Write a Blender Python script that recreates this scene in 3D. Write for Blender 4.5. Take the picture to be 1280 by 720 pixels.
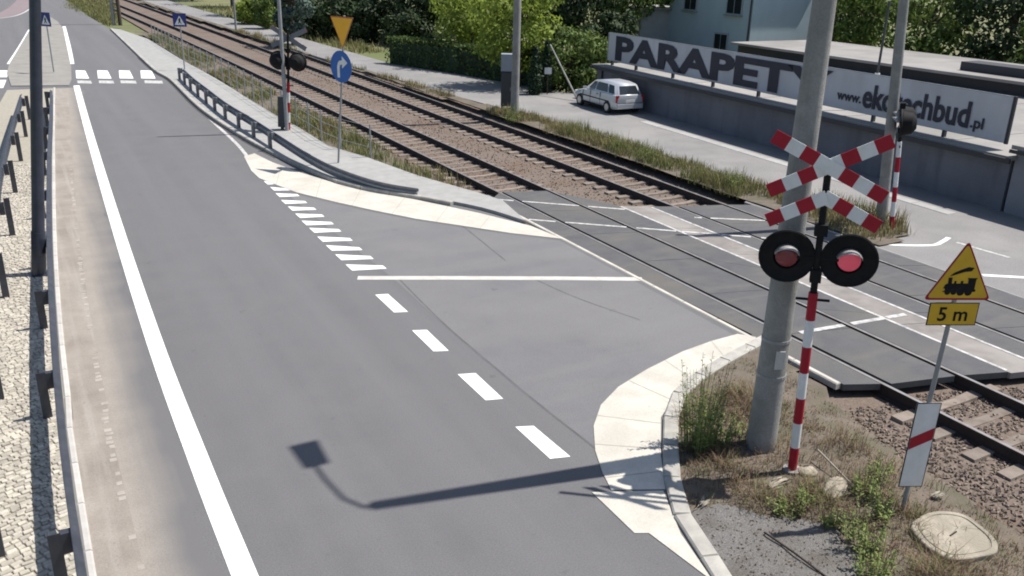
import bpy, bmesh, math, random
from mathutils import Vector, Matrix
from mathutils.geometry import tessellate_polygon
import numpy as np

for o in list(bpy.data.objects):
    bpy.data.objects.remove(o)
scene = bpy.context.scene
COL = scene.collection

# ------------------------------------------------------------------ camera
# world: X = across the railway, Y = along the railway, Z up; the camera stands at X = Y = 0
FPX, PITCH, ROLL, CAMH, TRACK = 1107.19, 0.35972, 0.02804, 6.3212, 2.08317
SA, CA = math.sin(TRACK), math.cos(TRACK)
def c2w(x, y, z):                       # camera-aligned ground frame -> world
    return Vector((SA * x - CA * y, CA * x + SA * y, z))
def pixel_ray(px, py):
    x, y = px - 640, 360 - py
    c, s = math.cos(ROLL), math.sin(ROLL)
    x, y = c * x - s * y, s * x + c * y
    return c2w(x, FPX * math.cos(PITCH) + y * math.sin(PITCH), -FPX * math.sin(PITCH) + y * math.cos(PITCH))
def G(px, py, z=0.0):                   # where the ray through a photo pixel meets height z
    d = pixel_ray(px, py)
    t = (z - CAMH) / d.z
    return Vector((d.x * t, d.y * t, z))
def G2(l, z=0.0):
    return [G(p[0], p[1], z).to_2d() for p in l]

cam_d = bpy.data.cameras.new('camera')
cam = bpy.data.objects.new('camera', cam_d)
COL.objects.link(cam)
cam_d.sensor_width = 36.0
cam_d.lens = 36.0 * FPX / 1280.0
cam_d.clip_end = 3000
cam_d.clip_start = 0.05
_c, _s = math.cos(ROLL), math.sin(ROLL)
_up = c2w(0, math.sin(PITCH), math.cos(PITCH))
_rt = c2w(1, 0, 0)
_fw = c2w(0, math.cos(PITCH), -math.sin(PITCH))
R_ = _c * _rt + _s * _up
U_ = -_s * _rt + _c * _up
m = Matrix((R_, U_, -_fw)).transposed().to_4x4()
m.translation = Vector((0, 0, CAMH))
cam.matrix_world = m
scene.camera = cam

# ------------------------------------------------------------------ light
SUN_EL = math.radians(61)
sun_h = c2w(math.cos(math.radians(18.2)), math.sin(math.radians(18.2)), 0).normalized()
sun_dir = Vector((sun_h.x * math.cos(SUN_EL), sun_h.y * math.cos(SUN_EL), math.sin(SUN_EL)))
world = bpy.data.worlds.new('World')
scene.world = world
world.use_nodes = True
wn = world.node_tree
for n in list(wn.nodes):
    wn.nodes.remove(n)
sky = wn.nodes.new('ShaderNodeTexSky')
sky.sky_type = 'NISHITA'
sky.sun_disc = False
sky.sun_elevation = SUN_EL
sky.sun_rotation = math.atan2(sun_h.x, sun_h.y)
bg = wn.nodes.new('ShaderNodeBackground')
bg.inputs['Strength'].default_value = 0.088
out = wn.nodes.new('ShaderNodeOutputWorld')
wn.links.new(sky.outputs[0], bg.inputs[0])
wn.links.new(bg.outputs[0], out.inputs[0])
sl = bpy.data.lights.new('sun', 'SUN')
sl.energy = 4.6
sl.angle = math.radians(0.53)
sl.color = (1.0, 0.955, 0.89)
so = bpy.data.objects.new('sun', sl)
COL.objects.link(so)
so.rotation_euler = (-sun_dir).to_track_quat('-Z', 'Y').to_euler()
scene.view_settings.view_transform = 'Standard'
scene.view_settings.look = 'None'
scene.view_settings.exposure = 0.60
scene.view_settings.gamma = 1.0
scene.view_settings.use_curve_mapping = False
scene.render.engine = 'CYCLES'
scene.cycles.filter_width = 1.9
scene.render.resolution_x, scene.render.resolution_y = 1024, 576

# ------------------------------------------------------------------ materials
MATS = {}
def mat(name, col, rough=0.8, col2=None, scale=6.0, bump=0.0, bscale=60.0, metal=0.0, detail=6.0, col3=None, scale3=0.6,
        lo=0.35, hi=0.65, lo3=0.45, hi3=0.65, island=0.0, trans=0.0, emit=None, spec=None, rnd=0.0, coords='Object', grain=0.0, gscale=140.0, streak=None, spots=None):
    if name in MATS:
        return MATS[name]
    M = bpy.data.materials.new(name)
    M.use_nodes = True
    nt = M.node_tree
    b = nt.nodes['Principled BSDF']
    b.inputs['Roughness'].default_value = rough
    b.inputs['Metallic'].default_value = metal
    if spec is not None:
        b.inputs['Specular IOR Level'].default_value = spec
    tc = nt.nodes.new('ShaderNodeTexCoord')
    def noise(sc, det=detail):
        n = nt.nodes.new('ShaderNodeTexNoise')
        n.inputs['Scale'].default_value = sc
        n.inputs['Detail'].default_value = det
        n.inputs['Roughness'].default_value = 0.62
        nt.links.new(tc.outputs[coords], n.inputs['Vector'])
        return n
    def mix(fac, a, c2, blend='MIX'):
        x = nt.nodes.new('ShaderNodeMix')
        x.data_type = 'RGBA'
        x.blend_type = blend
        if hasattr(fac, 'links') or hasattr(fac, 'is_output'):
            nt.links.new(fac, x.inputs[0])
        else:
            x.inputs[0].default_value = fac
        for i, v in ((6, a), (7, c2)):
            if isinstance(v, (tuple, list)):
                x.inputs[i].default_value = (*v, 1)
            else:
                nt.links.new(v, x.inputs[i])
        return x.outputs[2]
    def ramp(src, l, h):
        r = nt.nodes.new('ShaderNodeMapRange')
        r.inputs[1].default_value = l
        r.inputs[2].default_value = h
        r.clamp = True
        nt.links.new(src, r.inputs[0])
        return r.outputs[0]
    cur = tuple(col)
    if col2 is not None:
        cur = mix(ramp(noise(scale).outputs[0], lo, hi), cur, tuple(col2))
    if col3 is not None:
        cur = mix(ramp(noise(scale3, 3).outputs[0], lo3, hi3), cur, tuple(col3))
    def stretched(vec, det=4):
        mp = nt.nodes.new('ShaderNodeMapping')
        mp.inputs['Scale'].default_value = vec
        nt.links.new(tc.outputs[coords], mp.inputs[0])
        n = nt.nodes.new('ShaderNodeTexNoise')
        n.inputs['Scale'].default_value = 1.0
        n.inputs['Detail'].default_value = det
        nt.links.new(mp.outputs[0], n.inputs['Vector'])
        return n.outputs[0]
    if streak:
        vec, scol, l_, h_ = streak
        cur = mix(ramp(stretched(vec), l_, h_), cur, tuple(scol))
    if spots:
        sc_, scol, l_, h_ = spots
        cur = mix(ramp(noise(sc_, 2).outputs[0], l_, h_), cur, tuple(scol))
    if grain:
        gm = nt.nodes.new('ShaderNodeMapRange')
        gm.inputs[1].default_value = 0.3
        gm.inputs[2].default_value = 0.7
        gm.inputs[3].default_value = 1 - grain
        gm.inputs[4].default_value = 1 + grain
        gm.clamp = False
        nt.links.new(noise(gscale, 3).outputs[0], gm.inputs[0])
        gh = nt.nodes.new('ShaderNodeHueSaturation')
        nt.links.new(gm.outputs[0], gh.inputs['Value'])
        if isinstance(cur, tuple):
            gh.inputs['Color'].default_value = (*cur, 1)
        else:
            nt.links.new(cur, gh.inputs['Color'])
        cur = gh.outputs[0]
    if island or rnd:
        if island:
            g = nt.nodes.new('ShaderNodeNewGeometry').outputs['Random Per Island']
            amt = island
        else:
            g = nt.nodes.new('ShaderNodeObjectInfo').outputs['Random']
            amt = rnd
        hsv = nt.nodes.new('ShaderNodeHueSaturation')
        mr = nt.nodes.new('ShaderNodeMapRange')
        mr.inputs[3].default_value = 1 - amt
        mr.inputs[4].default_value = 1 + amt
        nt.links.new(g, mr.inputs[0])
        nt.links.new(mr.outputs[0], hsv.inputs['Value'])
        if isinstance(cur, tuple):
            hsv.inputs['Color'].default_value = (*cur, 1)
        else:
            nt.links.new(cur, hsv.inputs['Color'])
        cur = hsv.outputs[0]
    if isinstance(cur, tuple):
        b.inputs['Base Color'].default_value = (*cur, 1)
    else:
        nt.links.new(cur, b.inputs['Base Color'])
    if bump:
        bp = nt.nodes.new('ShaderNodeBump')
        bp.inputs['Strength'].default_value = bump
        bp.inputs['Distance'].default_value = 0.02
        nt.links.new(noise(bscale, 4).outputs[0], bp.inputs['Height'])
        nt.links.new(bp.outputs[0], b.inputs['Normal'])
    if emit:
        b.inputs['Emission Color'].default_value = (*emit[:3], 1)
        b.inputs['Emission Strength'].default_value = emit[3]
    if trans:
        t = nt.nodes.new('ShaderNodeBsdfTranslucent')
        if isinstance(cur, tuple):
            t.inputs[0].default_value = (*cur, 1)
        else:
            nt.links.new(cur, t.inputs[0])
        ms = nt.nodes.new('ShaderNodeMixShader')
        ms.inputs[0].default_value = trans
        nt.links.new(b.outputs[0], ms.inputs[1])
        nt.links.new(t.outputs[0], ms.inputs[2])
        nt.links.new(ms.outputs[0], nt.nodes['Material Output'].inputs[0])
    MATS[name] = M
    return M

ASPH = mat('asphalt_main', (0.110, 0.1075, 0.1105), 0.9, (0.122, 0.119, 0.1215), 1.1, 0.4, 110, col3=(0.117, 0.114, 0.117), scale3=0.23, grain=0.22, gscale=55.0, streak=((1.2, 0.04, 1), (0.134, 0.131, 0.134), 0.42, 0.75), spots=(3.4, (0.098, 0.096, 0.097), 0.68, 0.78))
ASPHJ = mat('asphalt_junction', (0.144, 0.141, 0.146), 0.9, (0.130, 0.127, 0.131), 0.8, 0.4, 110, col3=(0.155, 0.151, 0.150), scale3=0.35, grain=0.22, gscale=55.0, streak=((0.25, 1.2, 1), (0.158, 0.155, 0.154), 0.5, 0.75), spots=(2.6, (0.112, 0.110, 0.110), 0.68, 0.78))
ASPH2 = mat('asphalt_lane', (0.205, 0.199, 0.195), 0.9, (0.175, 0.170, 0.167), 0.9, 0.4, 80, col3=(0.228, 0.221, 0.213), scale3=0.35, grain=0.2, gscale=30.0, spots=(1.8, (0.15, 0.145, 0.141), 0.66, 0.76))
DECK = mat('deck_asphalt', (0.070, 0.070, 0.075), 0.85, (0.088, 0.088, 0.091), 2.2, 0.4, 70, col3=(0.102, 0.096, 0.088), scale3=0.5, grain=0.25, gscale=45.0, streak=((0.5, 3.0, 1), (0.118, 0.110, 0.102), 0.55, 0.78))
SEAM = mat('tar_seam_or_kerb_shade', (0.075, 0.074, 0.075), 0.75, (0.105, 0.103, 0.105), 3.0)
PAINT = mat('road_paint', (0.74, 0.74, 0.73), 0.75, (0.58, 0.575, 0.565), 2.5, 0.2, 60, lo=0.45, hi=0.75, spots=(22.0, (0.26, 0.255, 0.25), 0.64, 0.72), grain=0.08, gscale=60.0)
PAINTW = mat('worn_paint', (0.50, 0.49, 0.475), 0.8, (0.22, 0.215, 0.21), 7.0, 0.1, 60, lo=0.42, hi=0.68)
APRON = mat('pale_concrete', (0.52, 0.49, 0.43), 0.85, (0.45, 0.425, 0.37), 3.0, 0.3, 70, col3=(0.42, 0.395, 0.345), scale3=1.1, grain=0.10, gscale=50.0, spots=(5.0, (0.33, 0.305, 0.265), 0.66, 0.80))
KERB = mat('kerb_concrete', (0.40, 0.385, 0.34), 0.85, (0.30, 0.285, 0.26), 5.0, 0.25, 60, rnd=0.10)
PAVE = mat('pavement_slab', (0.30, 0.297, 0.285), 0.9, (0.25, 0.247, 0.235), 3.0, 0.3, 50, rnd=0.06)
GUTTER = mat('dusty_gutter', (0.245, 0.215, 0.185), 0.95, (0.285, 0.255, 0.222), 2.4, 0.3, 60, col3=(0.205, 0.18, 0.155), scale3=0.7, grain=0.12, gscale=45.0, streak=((6.0, 0.25, 1), (0.30, 0.275, 0.245), 0.5, 0.75), spots=(7.0, (0.17, 0.15, 0.13), 0.66, 0.8))
GBLOCK = mat('gutter_block', (0.36, 0.33, 0.295), 0.95, (0.27, 0.24, 0.21), 6.0, 0.3, 60, island=0.12)
COBB = mat('cobble_stone', (0.45, 0.415, 0.35), 0.85, (0.30, 0.272, 0.228), 9.0, 0.35, 50, rnd=0.22)
COBBI = mat('cobble_stone_far', (0.45, 0.415, 0.35), 0.85, (0.30, 0.272, 0.228), 9.0, 0.35, 50, island=0.22)
SAND = mat('joint_sand', (0.33, 0.305, 0.25), 0.95, (0.26, 0.24, 0.195), 9.0, 0.4, 40)
SOIL = mat('dry_soil', (0.105, 0.084, 0.064), 0.95, (0.145, 0.118, 0.092), 3.5, 0.7, 30, col3=(0.085, 0.078, 0.05), scale3=1.3)
GRAVEL = mat('grey_grit', (0.125, 0.119, 0.113), 0.95, (0.185, 0.178, 0.168), 40.0, 0.9, 90, col3=(0.115, 0.102, 0.088), scale3=1.5, grain=0.4, gscale=60.0)
LAWN = mat('field_grass', (0.10, 0.115, 0.040), 0.95, (0.17, 0.155, 0.075), 0.35, 0.6, 12, col3=(0.085, 0.11, 0.032), scale3=0.06)
BALLAST = mat('ballast_bed', (0.120, 0.090, 0.071), 0.95, (0.158, 0.125, 0.102), 14.0, 0.8, 22, col3=(0.122, 0.084, 0.060), scale3=0.5, grain=0.3, gscale=26.0)
STONE = mat('ballast_stone', (0.225, 0.180, 0.145), 0.9, (0.165, 0.125, 0.098), 30, 0.2, 60, island=0.4)
SLEEP = mat('sleeper_concrete', (0.225, 0.188, 0.157), 0.9, (0.165, 0.133, 0.108), 5.0, 0.3, 60, rnd=0.16, spots=(3.0, (0.135, 0.103, 0.080), 0.55, 0.78))
RAILS = mat('rusty_rail_side', (0.022, 0.015, 0.013), 0.85, (0.034, 0.022, 0.018), 12)
RAILT = mat('worn_rail_top', (0.33, 0.32, 0.31), 0.45, (0.24, 0.21, 0.19), 4.0, metal=0.5)
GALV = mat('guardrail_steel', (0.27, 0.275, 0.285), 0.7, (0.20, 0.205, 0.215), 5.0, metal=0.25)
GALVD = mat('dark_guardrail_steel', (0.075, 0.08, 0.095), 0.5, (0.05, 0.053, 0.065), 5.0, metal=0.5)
GREYP = mat('grey_pole_paint', (0.30, 0.305, 0.31), 0.55, (0.24, 0.245, 0.25), 5, metal=0.2)
DARKP = mat('dark_pole_paint', (0.045, 0.052, 0.075), 0.35, (0.03, 0.035, 0.05), 4, metal=0.2)
CPOLE = mat('pole_concrete', (0.30, 0.297, 0.28), 0.9, (0.235, 0.232, 0.218), 4.0, 0.4, 50, col3=(0.20, 0.197, 0.185), scale3=1.4, grain=0.12, gscale=40.0, streak=((5, 5, 0.4), (0.17, 0.168, 0.158), 0.58, 0.8))
RED = mat('sign_red', (0.36, 0.012, 0.028), 0.5, (0.30, 0.012, 0.025), 6, spec=0.25)
WHITE = mat('sign_white', (0.72, 0.72, 0.71), 0.45, (0.62, 0.62, 0.60), 5)
YELLOW = mat('sign_yellow', (0.64, 0.385, 0.014), 0.5, (0.57, 0.34, 0.014), 5)
ORANGE = mat('sign_amber', (0.85, 0.43, 0.015), 0.45, (0.80, 0.39, 0.015), 5)
BLUE = mat('sign_blue', (0.012, 0.11, 0.40), 0.4, (0.012, 0.095, 0.34), 5)
NAVY = mat('sign_navy', (0.015, 0.025, 0.17), 0.4, (0.012, 0.02, 0.14), 5)
BLACK = mat('matt_black', (0.008, 0.008, 0.009), 0.75, (0.013, 0.013, 0.013), 8, spec=0.2)
LENS = mat('dark_red_lens', (0.20, 0.035, 0.045), 0.2)
LENSON = mat('lit_red_lens', (0.45, 0.05, 0.08), 0.25, emit=(0.70, 0.10, 0.16, 0.20))
HOOD = mat('visor_grey', (0.30, 0.29, 0.28), 0.45)
BACKG = mat('board_back', (0.15, 0.155, 0.165), 0.6)
WALLM = mat('garage_render', (0.135, 0.142, 0.168), 0.95, (0.112, 0.119, 0.142), 1.2, 0.4, 40, col3=(0.15, 0.157, 0.182), scale3=0.4, streak=((1, 2.2, 0.35), (0.088, 0.092, 0.108), 0.52, 0.8), grain=0.1, gscale=30.0)
WALLM2 = mat('annex_render', (0.21, 0.218, 0.245), 0.95, (0.18, 0.188, 0.21), 1.2, 0.3, 40)
ROOFM = mat('flat_roof_felt', (0.275, 0.262, 0.245), 0.95, (0.225, 0.215, 0.205), 0.8, 0.3, 30, col3=(0.19, 0.182, 0.17), scale3=0.25)
FASCIA = mat('dark_fascia', (0.035, 0.035, 0.04), 0.7)
BOARD = mat('banner_sheet', (0.52, 0.52, 0.55), 0.65, (0.44, 0.44, 0.465), 0.5, 0.05, 3, streak=((1, 1.6, 0.25), (0.40, 0.40, 0.42), 0.5, 0.8))
INK = mat('banner_ink', (0.014, 0.016, 0.035), 0.5)
HOUSE = mat('house_render', (0.40, 0.48, 0.535), 0.9, (0.36, 0.435, 0.49), 0.8, 0.2, 40)
GLASS = mat('window_glass', (0.02, 0.025, 0.03), 0.08)
TILE = mat('roof_tile', (0.22, 0.09, 0.06), 0.85, (0.16, 0.07, 0.05), 3)
CARP = mat('car_silver', (0.52, 0.54, 0.57), 0.28, (0.49, 0.51, 0.54), 2, metal=0.35)
TYRE = mat('tyre_rubber', (0.015, 0.015, 0.016), 0.85)
RIM = mat('alloy_rim', (0.45, 0.45, 0.46), 0.35, metal=0.8)
TAIL = mat('tail_light', (0.30, 0.012, 0.012), 0.2)
BARK = mat('bark', (0.10, 0.075, 0.055), 0.95, (0.06, 0.045, 0.035), 9, 0.8, 18)
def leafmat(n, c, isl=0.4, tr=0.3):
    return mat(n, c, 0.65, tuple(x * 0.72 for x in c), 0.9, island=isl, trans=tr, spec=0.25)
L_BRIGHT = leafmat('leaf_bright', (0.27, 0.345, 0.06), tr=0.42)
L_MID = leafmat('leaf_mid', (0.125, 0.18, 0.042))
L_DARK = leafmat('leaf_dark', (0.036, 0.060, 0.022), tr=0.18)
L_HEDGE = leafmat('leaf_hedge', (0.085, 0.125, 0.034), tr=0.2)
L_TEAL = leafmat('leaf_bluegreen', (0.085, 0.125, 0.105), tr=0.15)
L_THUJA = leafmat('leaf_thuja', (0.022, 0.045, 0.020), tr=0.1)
GR_GREEN = mat('grass_green', (0.15, 0.17, 0.06), 0.8, (0.20, 0.195, 0.085), 0.6, island=0.4, trans=0.25, spec=0.2)
GR_DRY = mat('grass_dry', (0.225, 0.158, 0.100), 0.85, (0.15, 0.104, 0.070), 1.2, island=0.4, trans=0.2, spec=0.2)
WEEDM = mat('weed_leaf', (0.165, 0.215, 0.065), 0.75, (0.21, 0.235, 0.09), 2, island=0.4, trans=0.3, spec=0.2)
GR_STRAW = mat('grass_straw', (0.27, 0.235, 0.115), 0.85, (0.20, 0.175, 0.085), 0.9, island=0.4, trans=0.25, spec=0.2)
CABD = mat('cabinet_dark', (0.05, 0.053, 0.058), 0.6, (0.04, 0.042, 0.046), 4)
CABG = mat('cabinet_grey', (0.27, 0.30, 0.34), 0.6, (0.23, 0.26, 0.30), 4)

# ------------------------------------------------------------------ mesh tools
class MB:
    def __init__(s):
        s.v, s.f, s.m = [], [], []
    def add(s, vs, fs, mi=0):
        o = len(s.v)
        s.v += [tuple(x) for x in vs]
        s.f += [tuple(i + o for i in f) for f in fs]
        s.m += [mi] * len(fs)
        return s
    def box(s, c, d, rz=0.0, mi=0, M=None):
        x, y, z = d[0] / 2, d[1] / 2, d[2] / 2
        p = [Vector(q) for q in ((-x, -y, -z), (x, -y, -z), (x, y, -z), (-x, y, -z), (-x, -y, z), (x, -y, z), (x, y, z), (-x, y, z))]
        R = M if M is not None else Matrix.Rotation(rz, 3, 'Z')
        c = Vector(c)
        return s.add([R @ q + c for q in p], [(0, 3, 2, 1), (4, 5, 6, 7), (0, 1, 5, 4), (1, 2, 6, 5), (2, 3, 7, 6), (3, 0, 4, 7)], mi)
    def prism(s, pts, z0, z1, mi=0, bottom=True):
        n = len(pts)
        a = sum(pts[i][0] * pts[(i + 1) % n][1] - pts[(i + 1) % n][0] * pts[i][1] for i in range(n))
        if a < 0:
            pts = list(reversed(pts))
        tri = tessellate_polygon([[Vector((p[0], p[1], 0)) for p in pts]])
        vs = [(p[0], p[1], z1) for p in pts] + [(p[0], p[1], z0) for p in pts]
        fs = []
        for t in tri:
            A, B, C = (Vector((pts[i][0], pts[i][1], 0)) for i in t)
            t = tuple(t) if (B - A).cross(C - A).z > 0 else tuple(reversed(t))
            fs.append(t)
            if bottom and abs(z1 - z0) > 1e-6:
                fs.append(tuple(i + n for i in reversed(t)))
        if abs(z1 - z0) > 1e-6:
            for i in range(n):
                j = (i + 1) % n
                fs.append((i + n, j + n, j, i))
        return s.add(vs, fs, mi)
    def cyl(s, p0, p1, r0, r1=None, n=12, mi=0, cap=True):
        r1 = r0 if r1 is None else r1
        p0, p1 = Vector(p0), Vector(p1)
        q = (p1 - p0).to_track_quat('Z', 'Y').to_matrix()
        vs = []
        for p, r in ((p0, r0), (p1, r1)):
            for i in range(n):
                a = 2 * math.pi * i / n
                vs.append(p + q @ Vector((r * math.cos(a), r * math.sin(a), 0)))
        fs = [(i, (i + 1) % n, n + (i + 1) % n, n + i) for i in range(n)]
        if cap:
            fs += [tuple(reversed(range(n))), tuple(range(n, 2 * n))]
        return s.add(vs, fs, mi)
    def tube(s, path, r, n=8, mi=0):
        for a, b in zip(path[:-1], path[1:]):
            s.cyl(a, b, r, r, n, mi)
        return s
    def strip(s, path, w0, w1, z, mi=0):                 # flat ribbon, from offset w0 to w1 right of the path
        L, Rr = [], []
        for i, p in enumerate(path):
            a = path[max(0, i - 1)]
            b = path[min(len(path) - 1, i + 1)]
            d = (Vector(b) - Vector(a)).to_2d().normalized()
            n = Vector((d.y, -d.x))
            L.append((p[0] + n.x * w0, p[1] + n.y * w0, z))
            Rr.append((p[0] + n.x * w1, p[1] + n.y * w1, z))
        k = len(path)
        fs = [(i + k, i + k + 1, i + 1, i) for i in range(k - 1)]
        return s.add(L + Rr, fs, mi)
    def sweep(s, path, prof, mi=0, closed=True):         # profile (right, up) along a ground path of 3-D points
        k, n = len(path), len(prof)
        vs = []
        for i, p in enumerate(path):
            a = path[max(0, i - 1)]
            b = path[min(k - 1, i + 1)]
            d = (Vector(b) - Vector(a)).to_2d().normalized()
            nn = Vector((d.y, -d.x))
            for (x, z) in prof:
                vs.append((p[0] + nn.x * x, p[1] + nn.y * x, (p[2] if len(p) > 2 else 0) + z))
        fs = []
        for i in range(k - 1):
            for j in range(n if closed else n - 1):
                jj = (j + 1) % n
                fs.append((i * n + j, i * n + jj, (i + 1) * n + jj, (i + 1) * n + j))
        if closed:
            fs += [tuple(range(n)), tuple(reversed(range((k - 1) * n, k * n)))]
        return s.add(vs, fs, mi)
    def mesh(s, name, mats, smooth=False):
        me = bpy.data.meshes.new(name)
        me.from_pydata(s.v, [], s.f)
        for M in (mats if isinstance(mats, (list, tuple)) else [mats]):
            me.materials.append(M)
        if any(s.m):
            me.polygons.foreach_set('material_index', s.m)
        if smooth:
            me.polygons.foreach_set('use_smooth', [True] * len(me.polygons))
        me.update()
        return me
    def build(s, name, mats, parent=None, smooth=False, kind=None, auto=None):
        o = bpy.data.objects.new(name, s.mesh(name, mats, smooth))
        COL.objects.link(o)
        if parent:
            o.parent = parent
        if kind:
            o['kind'] = kind
        if auto:
            bm = bmesh.new()
            bm.from_mesh(o.data)
            bmesh.ops.recalc_face_normals(bm, faces=bm.faces)
            for e in bm.edges:
                if len(e.link_faces) == 2 and e.calc_face_angle(0) > math.radians(auto):
                    e.smooth = False
            for f in bm.faces:
                f.smooth = True
            bm.to_mesh(o.data)
            bm.free()
        return o

def inst(name, me, loc, rot=(0, 0, 0), parent=None, scale=(1, 1, 1)):
    o = bpy.data.objects.new(name, me)
    COL.objects.link(o)
    o.location, o.rotation_euler, o.scale = loc, rot, scale
    if parent:
        o.parent = parent
    return o
def tag(o, label=None, cat=None, group=None, kind=None):
    for k, v in (('label', label), ('category', cat), ('group', group), ('kind', kind)):
        if v:
            o[k] = v
    return o
def thing(name, loc, label, cat, group=None, rz=0.0):
    o = bpy.data.objects.new(name, None)
    COL.objects.link(o)
    o.location = loc
    o.rotation_euler = (0, 0, rz)
    o.empty_display_size = 0.2
    return tag(o, label, cat, group)
def catmull(pts, per=6):
    P = [Vector(p) for p in pts]
    res = []
    for i in range(len(P) - 1):
        p0, p1, p2, p3 = P[max(0, i - 1)], P[i], P[i + 1], P[min(len(P) - 1, i + 2)]
        for k in range(per):
            t = k / per
            res.append(0.5 * ((2 * p1) + (p2 - p0) * t + (2 * p0 - 5 * p1 + 4 * p2 - p3) * t * t + (3 * p1 - p0 - 3 * p2 + p3) * t ** 3))
    res.append(P[-1])
    return res
def resample(path, step):
    d = [0.0]
    for a, b in zip(path[:-1], path[1:]):
        d.append(d[-1] + (b - a).length)
    n = max(1, int(round(d[-1] / step)))
    outp, j = [], 0
    for i in range(n + 1):
        t = d[-1] * i / n
        while j < len(d) - 2 and d[j + 1] < t:
            j += 1
        f = (t - d[j]) / max(1e-9, d[j + 1] - d[j])
        outp.append(path[j].lerp(path[j + 1], min(1, max(0, f))))
    return outp
def inside(p, poly):
    x, y = p[0], p[1]
    r = False
    j = len(poly) - 1
    for i in range(len(poly)):
        xi, yi, xj, yj = poly[i][0], poly[i][1], poly[j][0], poly[j][1]
        if (yi > y) != (yj > y) and x < (xj - xi) * (y - yi) / (yj - yi) + xi:
            r = not r
        j = i
    return r
def slab(name, pts, z1, z0, M, parent=None):
    o = MB().prism(pts, z0, z1).build(name, M, parent)
    if not parent:
        o['kind'] = 'structure'
    return o
def sheet(name, pts, z, M, parent):
    return MB().prism(pts, z, z).build(name, M, parent)
def text_mesh(body, size, bold=0.0, extrude=0.002, xscale=1.0, align='LEFT'):
    cu = bpy.data.curves.new('t', 'FONT')
    cu.body, cu.size, cu.offset, cu.extrude, cu.align_x = body, size, bold, extrude, align
    cu.resolution_u = 3
    ob = bpy.data.objects.new('t', cu)
    COL.objects.link(ob)
    dg = bpy.context.evaluated_depsgraph_get()
    me = bpy.data.meshes.new_from_object(ob.evaluated_get(dg))
    bpy.data.objects.remove(ob)
    bpy.data.curves.remove(cu)
    for v in me.vertices:
        v.co.x *= xscale
    return me
FACE = math.atan2(-_fw.x, _fw.y)           # yaw that turns a local -Y face towards the camera

# ------------------------------------------------------------------ ground and roads
def grid_ground():
    b = MB()
    b.add([(-700, -300, -0.30), (700, -300, -0.30), (700, 900, -0.30), (-700, 900, -0.30)], [(0, 1, 2, 3)])
    return b.build('ground', LAWN, kind='structure')
grid_ground()

R_EDGE = G2([(900, 720), (872, 665), (850, 610), (843, 560), (845, 510), (875, 474), (930, 430), (940, 418)])
R_EDGE2 = G2([(700, 297), (640, 272), (560, 253), (500, 243), (440, 232), (400, 218), (360, 201), (325, 182), (290, 160), (255, 134), (220, 103), (193, 88), (160, 57), (137, 36), (110, 20), (92, 6)])
road_poly = [Vector((5.95, -25)), Vector((6.05, 4.5))] + R_EDGE + R_EDGE2 + [Vector((6.2, 150)), Vector((3, 230)), Vector((-14, 230)), Vector((-10, 100)), Vector((-14, 60)), Vector((-14, -25))]
road = slab('main_road', road_poly, 0.0, -0.28, ASPH)

junction = sheet('junction_asphalt', [p.to_2d() if len(p) == 3 else p for p in catmull(G2([(497, 353), (552, 404), (610, 454), (670, 504), (746, 562)]), 4)] +
                 G2([(742, 533), (751, 507), (773, 484), (809, 462), (853, 440), (889, 427), (918, 419), (700, 301), (640, 294), (520, 276), (465, 265), (418, 255), (374, 244), (360, 243), (382, 262), (412, 286), (440, 308), (470, 331)]), 0.002, ASPHJ, road)
# long tar seam and small cracks in the asphalt of the junction
sm = MB()
sm.strip(catmull(G2([(500, 350), (552, 402), (610, 452), (670, 502), (744, 560)]), 5), -0.018, 0.018, 0.003)
sm.build('tar_seam_or_kerb_shade', SEAM, road)
for pts in ([(660, 345), (720, 372), (800, 400)], [(560, 268), (600, 300), (632, 326)]):
    b = MB()
    b.strip(catmull(G2(pts), 6), -0.02, 0.02, 0.003)
    b.build('tar_seam_or_kerb_shade', SEAM, road)

# left edge line (solid), with its break at the zebra crossing
el = catmull([(1.40, -20, 0), (1.39, 4, 0), (1.395, 8.1, 0), (1.40, 10.6, 0), (1.46, 15.2, 0), (1.72, 24.0, 0), (2.15, 36, 0), (2.59, 47.1, 0)], 8)
b = MB(); b.strip(el, -0.13, 0.13, 0.004); b.build('edge_line', PAINT, road)
b = MB(); b.strip(catmull([(p.x, p.y, 0) for p in (G(90, 80), G(86, 58), G(80, 33))], 6), -0.12, 0.12, 0.004); b.build('edge_line', PAINT, road)
b = MB(); b.strip(catmull([(p.x, p.y, 0) for p in (G(12, 80), G(26, 58), G(38, 37))], 6), -0.14, 0.14, 0.004); b.build('edge_line', PAINT, road)

# broken line along the mouth of the junction
for q in ([(469, 368.6), (485, 367.5), (510, 390), (492.5, 390.7)], [(515, 413), (533.7, 412.5), (561, 438.7), (542, 439.5)],
          [(572, 468), (594.5, 466.5), (629, 498.7), (607, 500.6)], [(644, 533.6), (667, 532.5), (713, 571), (687.5, 573.7)]):
    sheet('lane_dash', G2(q), 0.004, PAINT, road)
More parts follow.
